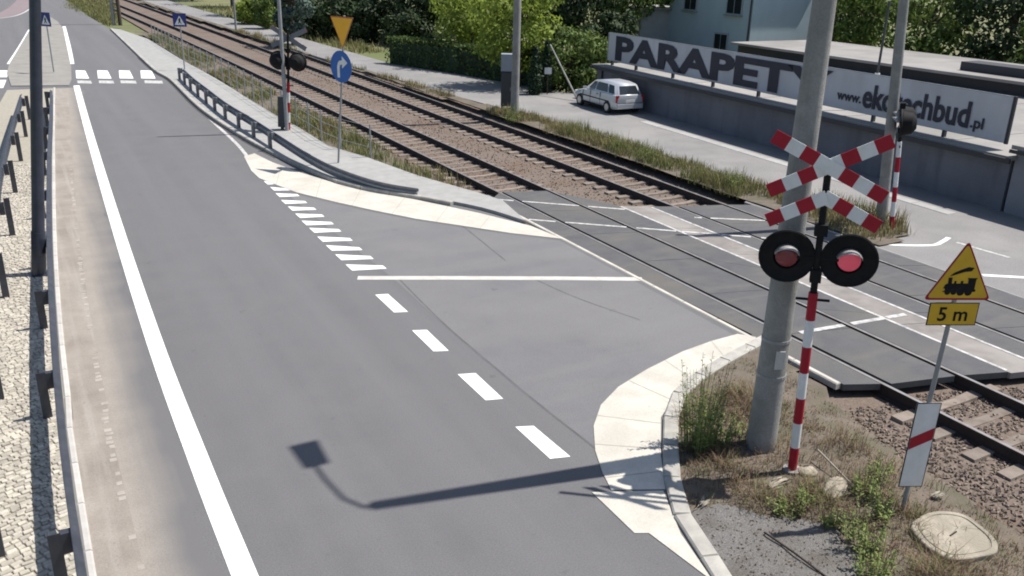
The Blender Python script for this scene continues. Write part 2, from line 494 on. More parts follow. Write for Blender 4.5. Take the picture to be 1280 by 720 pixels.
# give-way triangles
TE = [((436, 334.5), (481, 334)), ((422.8, 321.7), (465, 322)), ((411, 310), (451, 311)), ((400, 299), (439, 299.3)), ((389.7, 288), (425, 288)),
      ((380, 278.8), (415.7, 279)), ((372, 269.8), (404, 269.6)), ((362.6, 260.8), (394, 261)), ((354, 252.6), (382.6, 252.6)), ((347, 244), (373, 244)),
      ((340, 236), (362, 237)), ((332, 228.5), (352, 229)), ((325, 221.5), (344, 222))]
for a, c in TE:
    A, C = G(*a), G(*c)
    d = Vector((0.0, 0.22))
    A2, C2 = A.to_2d(), C.to_2d()
    sheet('give_way_triangle', [A2 - d, A2 + d, C2 + d * 0.5, C2 - d * 0.5], 0.004, PAINT, road)
b = MB(); b.strip([G(447, 347.5), G(560, 347.5), G(700, 348), G(803, 349)], -0.11, 0.11, 0.004); b.build('centre_line', mat('cream_paint', (0.50, 0.485, 0.445), 0.8, (0.41, 0.395, 0.365), 4.0, spots=(12.0, (0.27, 0.26, 0.25), 0.66, 0.74)), road)
# zebra crossing
for (x0, x1) in ((95, 110.5), (122, 138.5), (149, 166), (176, 193.5)):
    sheet('zebra_stripe', [G(x0 + 0.5, 98).to_2d(), G(x1 + 1, 98.3).to_2d(), G(x1 - 4, 88.3).to_2d(), G(x0 - 0.5, 88).to_2d()], 0.004, PAINT, road)
for (x0, x1) in ((97, 115), (124, 143), (151, 171), (181, 204)):
    sheet('stop_dash', G2([(x0, 104), (x1, 104.5), (x1 - 1.5, 101), (x0 - 0.5, 100.6)]), 0.004, PAINTW, road)
for q in ([(-22, 97), (9, 96.5), (10, 88), (-18, 88)], [(-24, 110), (4, 110), (8, 100), (-22, 100)]):
    sheet('zebra_stripe', G2(q), 0.004, PAINT, road)

rp_ = catmull([G(-40, 24), G(-12, 22), G(6, 18.5), G(20, 12), G(30, 3), G(36, -8)], 6)
b = MB(); b.strip(rp_, -0.9, 0.9, 0.004); b.build('red_path', mat('red_asphalt', (0.185, 0.145, 0.148), 0.9, (0.21, 0.17, 0.17), 0.6), road)
b = MB(); b.strip(rp_, 1.0, 1.2, 0.004); b.build('edge_line', PAINTW, road)
# crossing deck ---------------------------------------------------
def rv(u, off=0.0):                        # course of the nearest rail, plus an offset to the others
    uu = min(u, 90)
    v = 11.53 + 0.0090 * uu - 0.00020 * uu * uu
    if u > 90:
        v += (0.0090 - 0.00040 * 90) * (u - 90)
    return v + off
RAIL_OFF = (0.0, 1.45, 3.72, 5.17)
def deck_strip(name, off0, off1, u0, u1, M, z=0.0, u0b=None, u1b=None, parent=None, n=1):
    u0b = u0 if u0b is None else u0b
    u1b = u1 if u1b is None else u1b
    res = None
    rz_ = random.Random(int(off0 * 100))
    for k in range(n):
        g = 0.006 if n > 1 else 0.0
        a0, a1 = u0 + (u1 - u0) * k / n + g, u0 + (u1 - u0) * (k + 1) / n - g
        b0, b1 = u0b + (u1b - u0b) * k / n + g, u0b + (u1b - u0b) * (k + 1) / n - g
        ys = [a0 + (a1 - a0) * i / 4 for i in range(5)]
        ys2 = [b0 + (b1 - b0) * i / 4 for i in range(5)]
        pts = [(rv(y, off0), y) for y in ys] + [(rv(y, off1), y) for y in reversed(ys2)]
        res = slab(name, pts, z - (rz_.uniform(0, 0.003) if n > 1 else 0), -0.11, M, parent)
    return res
deck = deck_strip('crossing_deck', -0.62, -0.045, 8.55, 20.9, DECK, u0b=8.30, u1b=21.5)
HW, GRV = 0.036, 0.07
for k, (a, c, n0, n1, f0, f1) in enumerate((
        (0.045 + GRV, 1.45 - 0.045 - GRV, 8.22, 7.95, 21.6, 21.2),
        (1.45 + 0.045, 2.30, 7.9, 7.65, 20.9, 19.1),
        (3.10, 3.72 - 0.045, 7.35, 7.1, 18.6, 18.35),
        (3.72 + 0.045 + GRV, 5.17 - 0.045 - GRV, 7.1, 6.7, 18.3, 17.95),
        (5.17 + 0.045, 5.85, 6.6, 6.4, 17.9, 17.6))):
    deck_strip('deck_panel', a, c, n0, f0, DECK, 0.0, n1, f1, deck, 6 if k in (0, 3) else 4)
MIDM = mat('deck_brown', (0.215, 0.195, 0.18), 0.9, (0.17, 0.155, 0.145), 4.0, 0.3, 60, col3=(0.26, 0.24, 0.22), scale3=0.8)
deck_strip('deck_panel', 2.305, 3.095, 7.6, 19.0, MIDM, 0.0, 7.4, 18.6, deck, 5)
def rib(off, w, u0, u1, M=PAINTW, z=0.004):
    b = MB()
    b.strip([(rv(u0 + (u1 - u0) * i / 16, off), u0 + (u1 - u0) * i / 16) for i in range(17)], -w / 2, w / 2, z)
    return b.build('edge_line', M, deck)
rib(2.33, 0.07, 7.7, 18.9)
rib(3.06, 0.07, 7.5, 18.5)
def kerb_run(path, w, z1, z0, step, parent, M=KERB, name='kerb_stone', gap=0.012, side=0.0):
    p = resample(path, step)
    for a, c in zip(p[:-1], p[1:]):
        d = (c - a)
        L = d.length
        if L < 0.05:
            continue
        d.normalize()
        n = Vector((d.y, -d.x, 0))
        mid = (a + c) / 2 + n * side
        bb = MB()
        hw, hl = w / 2, L / 2 - gap / 2
        bv = 0.02
        bb.add([(-hw, -hl, z0), (hw, -hl, z0), (hw, hl, z0), (-hw, hl, z0), (-hw, -hl, z1 - bv), (hw, -hl, z1 - bv), (hw, hl, z1 - bv), (-hw, hl, z1 - bv),
                (-hw + bv, -hl + bv * .5, z1), (hw - bv, -hl + bv * .5, z1), (hw - bv, hl - bv * .5, z1), (-hw + bv, hl - bv * .5, z1)],
               [(0, 3, 2, 1), (0, 1, 5, 4), (1, 2, 6, 5), (2, 3, 7, 6), (3, 0, 4, 7), (4, 5, 9, 8), (5, 6, 10, 9), (6, 7, 11, 10), (7, 4, 8, 11), (8, 9, 10, 11)])
        o = bb.build(name, M, parent)
        o.location = (mid.x, mid.y, 0)
        o.rotation_euler = (0, 0, math.atan2(d.y, d.x) - math.pi / 2)
# pale edging stones where the road meets the deck
kerb_run([Vector((rv(y, -0.67), y, 0)) for y in (8.6, 11, 14, 17.3, 20.4)], 0.11, 0.014, -0.10, 1.0, deck, APRON, 'edging_stone')
kerb_run([Vector((rv(y, 5.90), y, 0)) for y in (6.2, 10, 14, 17.5)], 0.075, 0.012, -0.25, 1.0, deck, PAVE, 'edging_stone')
# worn transverse lines over the deck, drawn panel by panel so that they never bridge a rail groove
def deck_line(p0, p1, w):
    bands = [(-0.6, -0.06), (0.13, 1.32), (1.51, 2.27), (2.38, 3.02), (3.12, 3.66), (3.85, 5.04), (5.23, 5.82)]
    for a, c in bands:
        xa, xb = rv(14, a), rv(14, c)
        lo_, hi_ = max(xa, p0.x), min(xb, p1.x)
        if hi_ - lo_ < 0.1:
            continue
        q = [p0.lerp(p1, (x - p0.x) / (p1.x - p0.x)) for x in (lo_, hi_)]
        b = MB(); b.strip(q, -w / 2, w / 2, 0.0055); b.build('faded_line', PAINTW, deck)
deck_line(G(617, 249), G(790, 262.5), 0.10)
deck_line(G(655, 274), G(960, 298), 0.10)
deck_line(G(1000, 416), G(1132, 393), 0.12)
deck_line(G(868, 272), G(960, 276), 0.10)

# lane behind the railway and the far side of the crossing
lane_poly = [(17.47, -25), (17.47, 17.9), (18.4, 18.4), (19.25, 20), (19.35, 27), (18.7, 33.5), (18.1, 40), (17.7, 47), (17.0, 56), (16.6, 75), (15, 120),
             (18, 120), (19.4, 75), (19.8, 62), (20.1, 51), (22.0, 45), (23.6, 38.5), (24.7, 36.2), (24.0, 20), (23.6, 14.2), (23.4, -25)]
lane = slab('rear_lane', lane_poly, 0.0, -0.28, ASPH2)
b = MB(); b.strip(catmull([G(1088, 304), G(1125, 306.5), G(1165, 306.5), G(1178, 302), G(1186, 297)], 5), -0.06, 0.06, 0.004); b.build('faded_line', PAINT, lane)
b = MB(); b.strip([G(1196, 303), G(1230, 313), G(1262, 322)], -0.05, 0.05, 0.004); b.build('faded_line', PAINTW, lane)
b = MB(); b.strip([G(1228, 344), G(1255, 345.5), G(1300, 348)], -0.07, 0.07, 0.004); b.build('faded_line', PAINT, lane)
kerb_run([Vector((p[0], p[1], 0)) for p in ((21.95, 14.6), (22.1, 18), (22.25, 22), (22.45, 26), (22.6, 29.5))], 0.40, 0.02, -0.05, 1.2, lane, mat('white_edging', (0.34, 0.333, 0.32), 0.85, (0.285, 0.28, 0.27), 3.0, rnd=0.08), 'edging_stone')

# pale concrete aprons at both corners of the junction
apn = G2([(922, 418), (889, 427), (853, 440), (809, 462), (773, 484), (751, 507), (742, 533), (744, 564), (753, 591), (764, 613)]) + \
      G2([(832, 612), (826, 570), (826, 522), (846, 494), (893, 456), (940, 431), (945, 422)])
near_apron = slab('near_apron', apn, 0.012, -0.02, APRON)
ap2 = G2([(740, 616), (793, 667), (811, 667), (884, 722), (888, 722), (851, 668), (829, 614)])
slab('apron_wedge', ap2, 0.010, -0.02, APRON, near_apron)
kp = catmull([G(966, 419), G(935, 436), G(905, 452), G(872, 473), G(846, 498), G(838, 530), G(838, 565), G(840, 600), G(850, 640), G(872, 676), G(900, 718), G(925, 760)], 5)
kerb_run(kp, 0.22, 0.05, -0.25, 0.8, near_apron)
apf = G2([(305, 196), (314, 213.6), (324, 223), (347, 232), (371, 241), (418, 252.6), (465, 263), (520, 274), (640, 292), (703, 299)]) + \
      G2([(664, 283), (600, 267), (520, 250), (465, 239), (418, 229), (375.5, 216), (340, 203), (318, 192)])
far_apron = slab('far_apron', apf, 0.012, -0.02, APRON)
JOINT = mat('joint_dirt', (0.28, 0.26, 0.22), 0.95, (0.38, 0.355, 0.305), 9.0)
for a, c, par in (((889, 427), (905, 446), near_apron), ((831, 451), (866, 475), near_apron), ((785, 476), (838, 500), near_apron), ((746, 520), (826, 530), near_apron), ((743, 556), (826, 562), near_apron), ((757, 598), (827, 590), near_apron),
                  ((345, 231), (352, 208), far_apron), ((395, 247), (402, 224), far_apron), ((440, 257.5), (452, 235.5), far_apron), ((490, 268), (506, 247.5), far_apron), ((545, 278), (560, 258.5), far_apron), ((600, 286), (612, 271), far_apron)):
    b = MB(); b.strip([G(*a), G(*c)], -0.007, 0.007, 0.0145); b.build('apron_joint', JOINT, par)

# pavement behind the right guardrail
kerbR = catmull([G(139, 37), G(160, 57), G(193, 88), G(214, 101), G(250, 136), G(300, 170), G(350, 197), G(420, 228), G(470, 240), G(530, 250), G(600, 264), G(655, 281)], 4)
pav_r = G2([(150, 38), (185, 50), (225, 75), (270, 100), (310, 125), (350, 150), (370, 160), (410, 185), (460, 200), (520, 222), (600, 245), (628, 254)])
pave_poly = [p.to_2d() + Vector((0.08, 0.05)) for p in kerbR] + list(reversed(pav_r))
pavement = slab('pavement', pave_poly, 0.085, -0.28, PAVE)
kerb_run(kerbR[:-6], 0.15, 0.11, -0.25, 1.0, pavement)
b = MB(); b.strip([Vector((p.x, p.y, 0)) for p in kerbR[6:-20]], 0.075, 0.19, 0.005); b.build('tar_seam_or_kerb_shade', mat('kerb_shade', (0.035, 0.035, 0.036), 0.8, (0.055, 0.054, 0.054), 4.0), road)  # shade of the kerb face, painted as a dark ribbon along its foot
b = MB(); b.strip(catmull([G(236, 125), G(268, 154), G(298, 182), G(314, 203)], 5), -0.06, 0.06, 0.004); b.build('edge_line', PAINTW, road)
# median: sand bed, kerb and cobbles; dusty gutter along the road
med_poly = [(-1.75, -20), (-0.02, -20), (-0.02, 9), (0.02, 13), (0.12, 17), (0.32, 22.0), (0.62, 28), (1.15, 38), (1.62, 46.3), (-0.3, 46.3), (-1.0, 38), (-1.45, 28), (-1.7, 20), (-1.75, 10)]
median = slab('median', med_poly, 0.030, -0.05, SAND)
isl_poly = [p for p in G2([(86, 107.5), (89.5, 100), (89, 84), (79, 36), (72, 27), (60, 20), (46, 27), (36, 40), (11, 82), (9, 92), (14, 108)])]
island = slab('island_tip', isl_poly, 0.034, -0.05, mat('island_paving', (0.25, 0.238, 0.215), 0.95, (0.20, 0.19, 0.173), 1.2, 0.3, 20))
gut_l = catmull([(0.0, -20, 0), (0.0, 9, 0), (0.05, 13, 0), (0.15, 17, 0), (0.35, 22, 0), (0.65, 28, 0), (1.18, 38, 0), (1.66, 46.4, 0)], 6)
def gut_w(y):
    return 0.46 if y < 20 else 0.46 + (y - 20) * 0.003
gpts = [(p.x, p.y) for p in gut_l]
gutter = slab('gutter', gpts + [(p.x + gut_w(p.y), p.y) for p in reversed(gut_l)], 0.006, -0.03, GUTTER)
# ragged tongue of dust that has drifted from the gutter onto the asphalt
rng = random.Random(3)
def dust_w(y):
    t = gut_w(y) + 0.16 + 0.07 * math.sin(y * 1.3) + 0.05 * math.sin(y * 3.1 + 1) + 0.04 * math.sin(y * 7.7)
    return t
gl = resample([Vector((p.x, p.y, 0)) for p in gut_l], 0.25)
dv, df, da = [], [], []
NC = 6
for p in gl:
    for k in range(NC):
        f = k / (NC - 1)
        dv.append((p.x + gut_w(p.y) - 0.05 + f * (dust_w(p.y) + 0.62 - gut_w(p.y)), p.y, 0.0035))
        da.append(f)
for i in range(len(gl) - 1):
    for k in range(NC - 1):
        a_ = i * NC + k
        df.append((a_, a_ + 1, a_ + NC + 1, a_ + NC))
db = MB(); db.add(dv, df)
DUSTM = mat('road_dust', (0.27, 0.243, 0.212), 0.95, (0.235, 0.21, 0.183), 1.8, 0.2, 70, grain=0.15, gscale=50.0)
_nt = DUSTM.node_tree
_at = _nt.nodes.new('ShaderNodeAttribute'); _at.attribute_name = 'spread'
_nn = _nt.nodes.new('ShaderNodeTexNoise'); _nn.inputs['Scale'].default_value = 5.0; _nn.inputs['Detail'].default_value = 6
_ad = _nt.nodes.new('ShaderNodeMath'); _ad.operation = 'ADD'
_nt.links.new(_at.outputs['Fac'], _ad.inputs[0]); _nt.links.new(_nn.outputs[0], _ad.inputs[1])
_mr = _nt.nodes.new('ShaderNodeMapRange'); _mr.inputs[1].default_value = 0.62; _mr.inputs[2].default_value = 1.42
_nt.links.new(_ad.outputs[0], _mr.inputs[0])
_mx = _nt.nodes.new('ShaderNodeMix'); _mx.data_type = 'RGBA'
_nt.links.new(_mr.outputs[0], _mx.inputs[0])
_src = _nt.nodes['Principled BSDF'].inputs['Base Color'].links[0].from_socket
_nt.links.new(_src, _mx.inputs[6]); _mx.inputs[7].default_value = (0.120, 0.117, 0.1195, 1)
_nt.links.new(_mx.outputs[2], _nt.nodes['Principled BSDF'].inputs['Base Color'])
dob = db.build('road_dust', DUSTM, gutter)
dob.data.attributes.new('spread', 'FLOAT', 'POINT').data.foreach_set('value', da)
# gutter blocks
gb = MB()
y = 5.5
while y < 30:
    vx = float(np.interp(y, [p.y for p in gut_l], [p.x for p in gut_l]))
    for k in range(1):
        if rng.random() < .55 + .3 * math.sin(y * .9):
            continue
        w = 0.09 * rng.uniform(.6, 1.1)
        cx = vx + 0.42 + rng.uniform(-.012, .012)
        gb.box((cx + rng.uniform(-.004, .004), y + rng.uniform(-.004, .004), 0.002 + rng.uniform(-.002, .002)), (w, 0.085, 0.012), rng.uniform(-.02, .02))
    y += 0.122
gb.build('gutter_block', GBLOCK, gutter, kind='stuff')
kerb_run([Vector((p.x - 0.045, p.y, 0)) for p in gut_l if 3 < p.y], 0.09, 0.055, -0.05, 1.0, gutter, mat('gutter_kerb', (0.46, 0.445, 0.42), 0.85, (0.38, 0.36, 0.335), 4.0, rnd=0.1))

# cobbles
def cobble_mesh(seed, b=None, off=(0, 0), rz=0, dz=0, kx=1.0, ky=1.0):
    r = random.Random(seed)
    own = b is None
    b = b or MB()
    hx, hy = 0.052 * r.uniform(.88, 1.04) * kx, 0.041 * r.uniform(.88, 1.06) * ky
    c, s = math.cos(rz), math.sin(rz)
    def T(x, y, z):
        return (off[0] + c * x - s * y, off[1] + s * x + c * y, z + dz)
    j = lambda: r.uniform(-.006, .006)
    base = [(-hx, -hy), (hx, -hy), (hx, hy), (-hx, hy)]
    vs = [T(x, y, 0) for x, y in base] + [T(x + j() * .6, y + j() * .6, 0.018) for x, y in base] + [T(x * .86 + j() * .6, y * .86 + j() * .6, 0.024 + j() * .4) for x, y in base]
    b.add(vs, [(0, 1, 5, 4), (1, 2, 6, 5), (2, 3, 7, 6), (3, 0, 4, 7), (4, 5, 9, 8), (5, 6, 10, 9), (6, 7, 11, 10), (7, 4, 8, 11), (8, 9, 10, 11)])
    return b
cm = [cobble_mesh(i).mesh('cobble', COBB) for i in range(8)]
cells = []
rng = random.Random(11)
y = 6.0
while y < 30:
    rh = rng.uniform(.060, .090)
    x = -1.74 + rng.uniform(0, .1)
    xr = float(np.interp(y, [p.y for p in gut_l], [p.x for p in gut_l])) - 0.15
    while x < xr:
        w = rng.uniform(.065, .135)
        yy = y + 0.10 * math.sin(x * 2.2 + y * .7) + 0.28 * x
        if inside((x + w / 2, yy), med_poly) and x + w < xr:
            cells.append((x + w / 2, yy + rng.uniform(-.008, .008), rng.uniform(-.12, .12) + .25, w, rh))
        x += w
    y += rh
cells.sort(key=lambda c: (abs(c[0] + 0.55) > 0.55, c[1]))
cells_vis = [c for c in cells if c[1] > 7.4 and c[0] > -1.0][:300]
vis = set(cells_vis)
for i, c in enumerate(cells_vis):
    inst('cobble', cm[i % 8], (c[0], c[1], 0.022 + rng.uniform(-.006, .006)), (rng.uniform(-.06, .06), rng.uniform(-.06, .06), c[2]), median, (c[3] / .112, c[4] / .088, 1))
cb = MB()
for i, c in enumerate(cells):
    if c not in vis:
        cobble_mesh(i, cb, (c[0], c[1]), c[2], 0.022 + rng.uniform(-.006, .006), c[3] / .112, c[4] / .088)
cb.build('cobble_field', COBBI, median, kind='stuff')

# ------------------------------------------------------------------ railway bed
def terrain(name, poly, res, zf, M, kind='structure', parent=None):
    xs = [p[0] for p in poly]; ys = [p[1] for p in poly]
    nx = int((max(xs) - min(xs)) / res) + 1
    ny = int((max(ys) - min(ys)) / res) + 1
    idx, vs, fs = {}, [], []
    def vid(i, j):
        if (i, j) not in idx:
            x, y = min(xs) + i * res, min(ys) + j * res
            idx[(i, j)] = len(vs)
            vs.append((x, y, zf(x, y)))
        return idx[(i, j)]
    for i in range(nx):
        for j in range(ny):
            c = (min(xs) + (i + .5) * res, min(ys) + (j + .5) * res)
            if inside(c, poly):
                fs.append((vid(i, j), vid(i + 1, j), vid(i + 1, j + 1), vid(i, j + 1)))
    b = MB(); b.add(vs, fs)
    return b.build(name, M, parent, smooth=True, kind=kind)
from mathutils import noise as mnoise
def nz(x, y, s=1.0):
    return mnoise.noise(Vector((x * s, y * s, 3.7)))
bal_poly = [(9.0, -25), (18.0, -25), (18.2, 20), (18.1, 60), (16.5, 100), (14.5, 130), (9, 130), (10, 100), (9.9, 60), (10.2, 30), (10.9, 21.6), (9.6, 8), (9.0, 4)]
def bal_z(x, y):
    v0 = rv(y)
    d = x - v0
    z = -0.212 + 0.016 * nz(x, y, 2.3) + 0.012 * nz(x, y, 6.0)
    if 1.9 < d < 3.3:
        z -= 0.01
    if d < -0.9:
        z -= min(0.05, (-0.9 - d) * 0.08)
    if 7.6 < y < 21.8:
        z = min(z, -0.23)
    return z
ballast = terrain('ballast_bed', bal_poly, 0.34, bal_z, BALLAST)

# stones
def stone_mesh(b, r, x, y, z, s):
    h = [Vector((1, 0, 0)), Vector((-.45, .9, 0)), Vector((-.55, -.85, .05)), Vector((.1, .1, .8)), Vector((0, 0, -.7))]
    rot = Matrix.Rotation(r.uniform(0, 6.28), 3, 'Z') @ Matrix.Rotation(r.uniform(-.8, .8), 3, 'X')
    sc = Vector((s * r.uniform(.7, 1.2), s * r.uniform(.6, 1.0), s * r.uniform(.6, 1.0)))
    vs = []
    for q in h:
        q = Vector((q.x * sc.x, q.y * sc.y, q.z * sc.z))
        q = rot @ (q * r.uniform(.8, 1.2))
        vs.append((x + q.x, y + q.y, z + q.z))
    b.add(vs, [(0, 1, 3), (1, 2, 3), (2, 0, 3), (1, 0, 4), (2, 1, 4), (0, 2, 4)])
rng = random.Random(21)
sb = MB()
def on_rail(x, y):
    d = x - rv(y)
    return any(abs(d - o) < 0.10 for o in RAIL_OFF)
for (n, x0, x1, y0, y1, s0, s1) in ((9500, 9.3, 13.9, 2.6, 8.5, .022, .045), (2500, 13.5, 15.6, 4.5, 7.4, .024, .045), (6000, 10.2, 17.8, 18.0, 34, .022, .042), (2500, 10.2, 17.8, 34, 52, .028, .05)):
    for _ in range(n):
        x, y = rng.uniform(x0, x1), rng.uniform(y0, y1)
        if on_rail(x, y):
            continue
        d = x - rv(y)
        if y < 12:
            lim = 8.2 - 0.28 * max(0, d)
            if y > lim or x < 9.75 + 0.30 * math.sin(y * 1.7) + (0.45 if y > 6.8 else 0):
                continue
        else:
            lim = float(np.interp(d, (-1.5, 0, 1.45, 2.3, 3.72, 5.2, 6.5), (21.7, 21.8, 21.5, 19.8, 18.6, 18.1, 17.9)))
            if y < lim:
                continue
            if d < -0.7 and rng.random() < .6:
                continue
        if -0.6 < d < 2.05 and abs(((y - (2.2 if y < 12 else 21.9)) / 0.6 + 0.5) % 1 - 0.5) * 0.6 < 0.13 and rng.random() < .85:
            continue
        if 3.1 < d < 5.8 and abs(((y - (3.0 if y < 12 else 18.5)) / 0.6 + 0.5) % 1 - 0.5) * 0.6 < 0.13 and rng.random() < .8:
            continue
        stone_mesh(sb, rng, x, y, bal_z(x, y) + 0.012, rng.uniform(s0, s1))
sb.build('ballast_stone', STONE, ballast, kind='stuff')

# rails and sleepers
prof_rail = [(-0.075, -0.200), (0.075, -0.200), (0.075, -0.186), (0.014, -0.168), (0.012, -0.045), (0.036, -0.036), (0.036, -0.004), (0.030, 0.0),
             (-0.030, 0.0), (-0.036, -0.004), (-0.036, -0.036), (-0.012, -0.045), (-0.014, -0.168), (-0.075, -0.186)]
def sleeper_mesh():
    b = MB()
    L, w, h = 1.22, 0.125, 0.12
    secs = [(-L, .13, .0), (-L * .85, .13, 0.004), (-0.55, .125, 0.0), (-0.25, .10, -0.03), (0.25, .10, -0.03), (0.55, .125, 0.0), (L * .85, .13, .004), (L, .13, .0)]
    vs, fs = [], []
    for x, hw, dz in secs:
        vs += [(x, -hw, -h), (x, -hw * .8, dz), (x, hw * .8, dz), (x, hw, -h)]
    for i in range(len(secs) - 1):
        for j in range(3):
            fs.append((i * 4 + j, i * 4 + j + 1, i * 4 + 4 + j + 1, i * 4 + 4 + j))
    fs += [(3, 2, 1, 0), tuple(range(len(vs) - 4, len(vs)))]
    b.add(vs, fs)
    return b.mesh('sleeper', SLEEP)
SLM = sleeper_mesh()
rng = random.Random(8)
for ti, (o0, o1, lab) in enumerate(((0.0, 1.45, 'railway track nearer the road, with rusty rails on pale concrete sleepers'), (3.72, 5.17, 'railway track farther from the road, beside the weedy strip and rear lane'))):
    t = thing('railway_track', (0, 0, 0), lab, 'railway track', 'two parallel railway tracks')
    for o_ in (o0, o1):
        path = [(rv(-25 + i * 1.5, o_), -25 + i * 1.5, 0) for i in range(120)]
        b = MB()
        b.sweep(path, prof_rail)
        n = len(prof_rail)
        for fi in range(len(b.f)):
            if fi % n in (7,) and fi < n * 119:
                b.m[fi] = 1
        b.build('rail', [RAILS, RAILT], t)
        if True:
            pass
    ys = [2.2 + 0.6 * i for i in range(10)] if ti == 0 else [3.0 + 0.6 * i for i in range(8)]
    ys += [(21.9 if ti == 0 else 18.5) + 0.6 * i for i in range(80)]
    for yy in ys:
        cx = rv(yy, (o0 + o1) / 2)
        z = -0.168 + rng.uniform(-.006, .004)
        inst('sleeper', SLM, (cx, yy + rng.uniform(-.03, .03), z), (0, 0, rng.uniform(-.012, .012)), t)

# near verge (dry soil, grit) -------------------------------------------------
verge_poly = G2([(950, 428), (917, 446), (888, 464), (856, 488), (841, 530), (840, 569), (843, 602), (852, 640), (875, 678), (905, 722)]) + [Vector((6.1, 4.2)), Vector((6.1, -20)), Vector((9.7, -20)), Vector((9.9, 4)), Vector((10.15, 7)), Vector((10.62, 8.4)), Vector((10.72, 9.6)), Vector((10.75, 10.2))]
def verge_z(x, y):
    z = 0.0 + 0.02 * nz(x, y, 1.7) + 0.012 * nz(x, y, 5)
    e = x - (9.2 + (y - 4) * 0.12)
    if e > 0 and y < 8.6:
        z -= min(0.19, e * 0.20)
    return z
verge = terrain('verge', verge_poly, 0.11, verge_z, SOIL)
grit_poly = G2([(852, 636), (905, 632), (960, 645), (1040, 655), (1075, 700), (1085, 760), (918, 760), (878, 690)])
terrain('grit_patch', grit_poly, 0.07, lambda x, y: verge_z(x, y) + 0.012 + 0.01 * nz(x, y, 3), GRAVEL, None, verge)
gsb = MB()
rng = random.Random(77)
for _ in range(1500):
    x, y = rng.uniform(6.2, 8.4), rng.uniform(4.6, 7.2)
    if inside((x, y), grit_poly):
        stone_mesh(gsb, rng, x, y, verge_z(x, y) + 0.02, rng.uniform(.006, .020))
for _ in range(900):
    x, y = rng.uniform(6.6, 10.4), rng.uniform(4.2, 9.6)
    if inside((x, y), verge_poly):
        stone_mesh(gsb, rng, x, y, verge_z(x, y) + 0.005, rng.uniform(.008, .026))
gsb.build('grit_stone', STONE, verge, kind='stuff')
# grass strip between the far track and the lane; rough strip between pavement and near track
strip_poly = [(17.55, 13.4), (18.3, 13.45), (18.95, 13.65), (19.6, 14.4), (19.45, 17), (19.1, 20), (19.2, 27), (18.55, 33.5), (17.95, 40), (17.55, 47), (16.9, 56), (16.5, 75), (15, 118), (14.3, 118), (16.1, 75), (16.9, 56), (17.4, 40), (17.75, 27), (17.6, 18.2), (17.52, 17.5)]
grass_strip = terrain('grass_strip', strip_poly, 0.3, lambda x, y: 0.035 + 0.025 * nz(x, y, 1.1), SOIL)
strip2 = G2([(165, 38), (190, 48), (228, 73), (273, 98), (313, 124), (352, 149), (372, 159), (412, 184), (462, 199), (522, 221), (590, 240)]) + [Vector((11.0, 22.2)), Vector((10.75, 28)), Vector((10.7, 40)), Vector((10.6, 55)), Vector((10.2, 75))]
terrain('trackside_strip', strip2, 0.3, lambda x, y: -0.03 - max(0, (x - 9.3)) * 0.06 + 0.02 * nz(x, y, 1.3), SOIL)

# ------------------------------------------------------------------ guardrails
W_PROF = [(0.0, -0.155), (0.02, -0.15), (0.075, -0.115), (0.075, -0.06), (0.0, -0.02), (0.0, 0.02), (0.075, 0.06), (0.075, 0.115), (0.02, 0.15), (0.0, 0.155),
          (-0.006, 0.15), (0.012, 0.145), (0.067, 0.11), (0.067, 0.065), (-0.008, 0.024), (-0.008, -0.024), (0.067, -0.065), (0.067, -0.11), (0.012, -0.145), (-0.006, -0.15)]
def guardrail(path, label, posts, M, MP, side=1, zc=0.60, end_drop=None, pw=0.12, ph=0.74, poff=0.13):
    t = thing('guardrail', (0, 0, 0), label, 'guardrail', 'steel crash barriers beside the road')
    pr = [(x * side, z) for x, z in W_PROF]
    p3 = []
    n = len(path)
    for i, p in enumerate(path):
        z = zc
        if end_drop and i > n - end_drop:
            f_ = (i - (n - end_drop)) / (end_drop - 1)
            z = zc - (zc - 0.13) * f_ * f_ * (3 - 2 * f_)
        p3.append((p.x, p.y, z))
    MB().sweep(p3, pr).build('beam', M, t)
    pm = MB()
    pm.box((0, 0, ph / 2), (pw, 0.012, ph)); pm.box((-pw / 2 + .006, 0.035, ph / 2), (0.012, 0.058, ph)); pm.box((pw / 2 - .006, 0.035, ph / 2), (0.012, 0.058, ph))
    pme = pm.mesh('post', MP)
    sm_ = MB().box((0, 0, 0), (0.11, 0.09, 0.24)).mesh('spacer', MP)
    for (x, y, rz, dx, h) in posts:
        p = inst('post', pme, (x, y, 0), (0, 0, rz), t, (1, 1, h))
        s_ = inst('spacer', sm_, (dx, 0.04, zc / h), (0, 0, 0), p)
    return t
# left rail of the driving lane
gl_path = catmull([(-0.16, -20, 0), (-0.16, 6, 0), (-0.16, 10, 0), (-0.12, 12.3, 0), (-0.05, 14.8, 0), (0.12, 19.3, 0), (0.32, 23.5, 0), (0.55, 28, 0), (0.9, 34, 0), (1.25, 40.5, 0)], 6)
gx = lambda y: float(np.interp(y, [p.y for p in gl_path], [p.x for p in gl_path]))
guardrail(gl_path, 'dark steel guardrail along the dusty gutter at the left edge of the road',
          [(gx(y) - 0.16, y, 0, 0.105, 1.0) for y in (0.2, 4.5, 8.7, 12.75, 16.2, 19.6, 23.5, 28.2, 32.2, 36.2, 40.2)], GALVD, GALVD, 1)
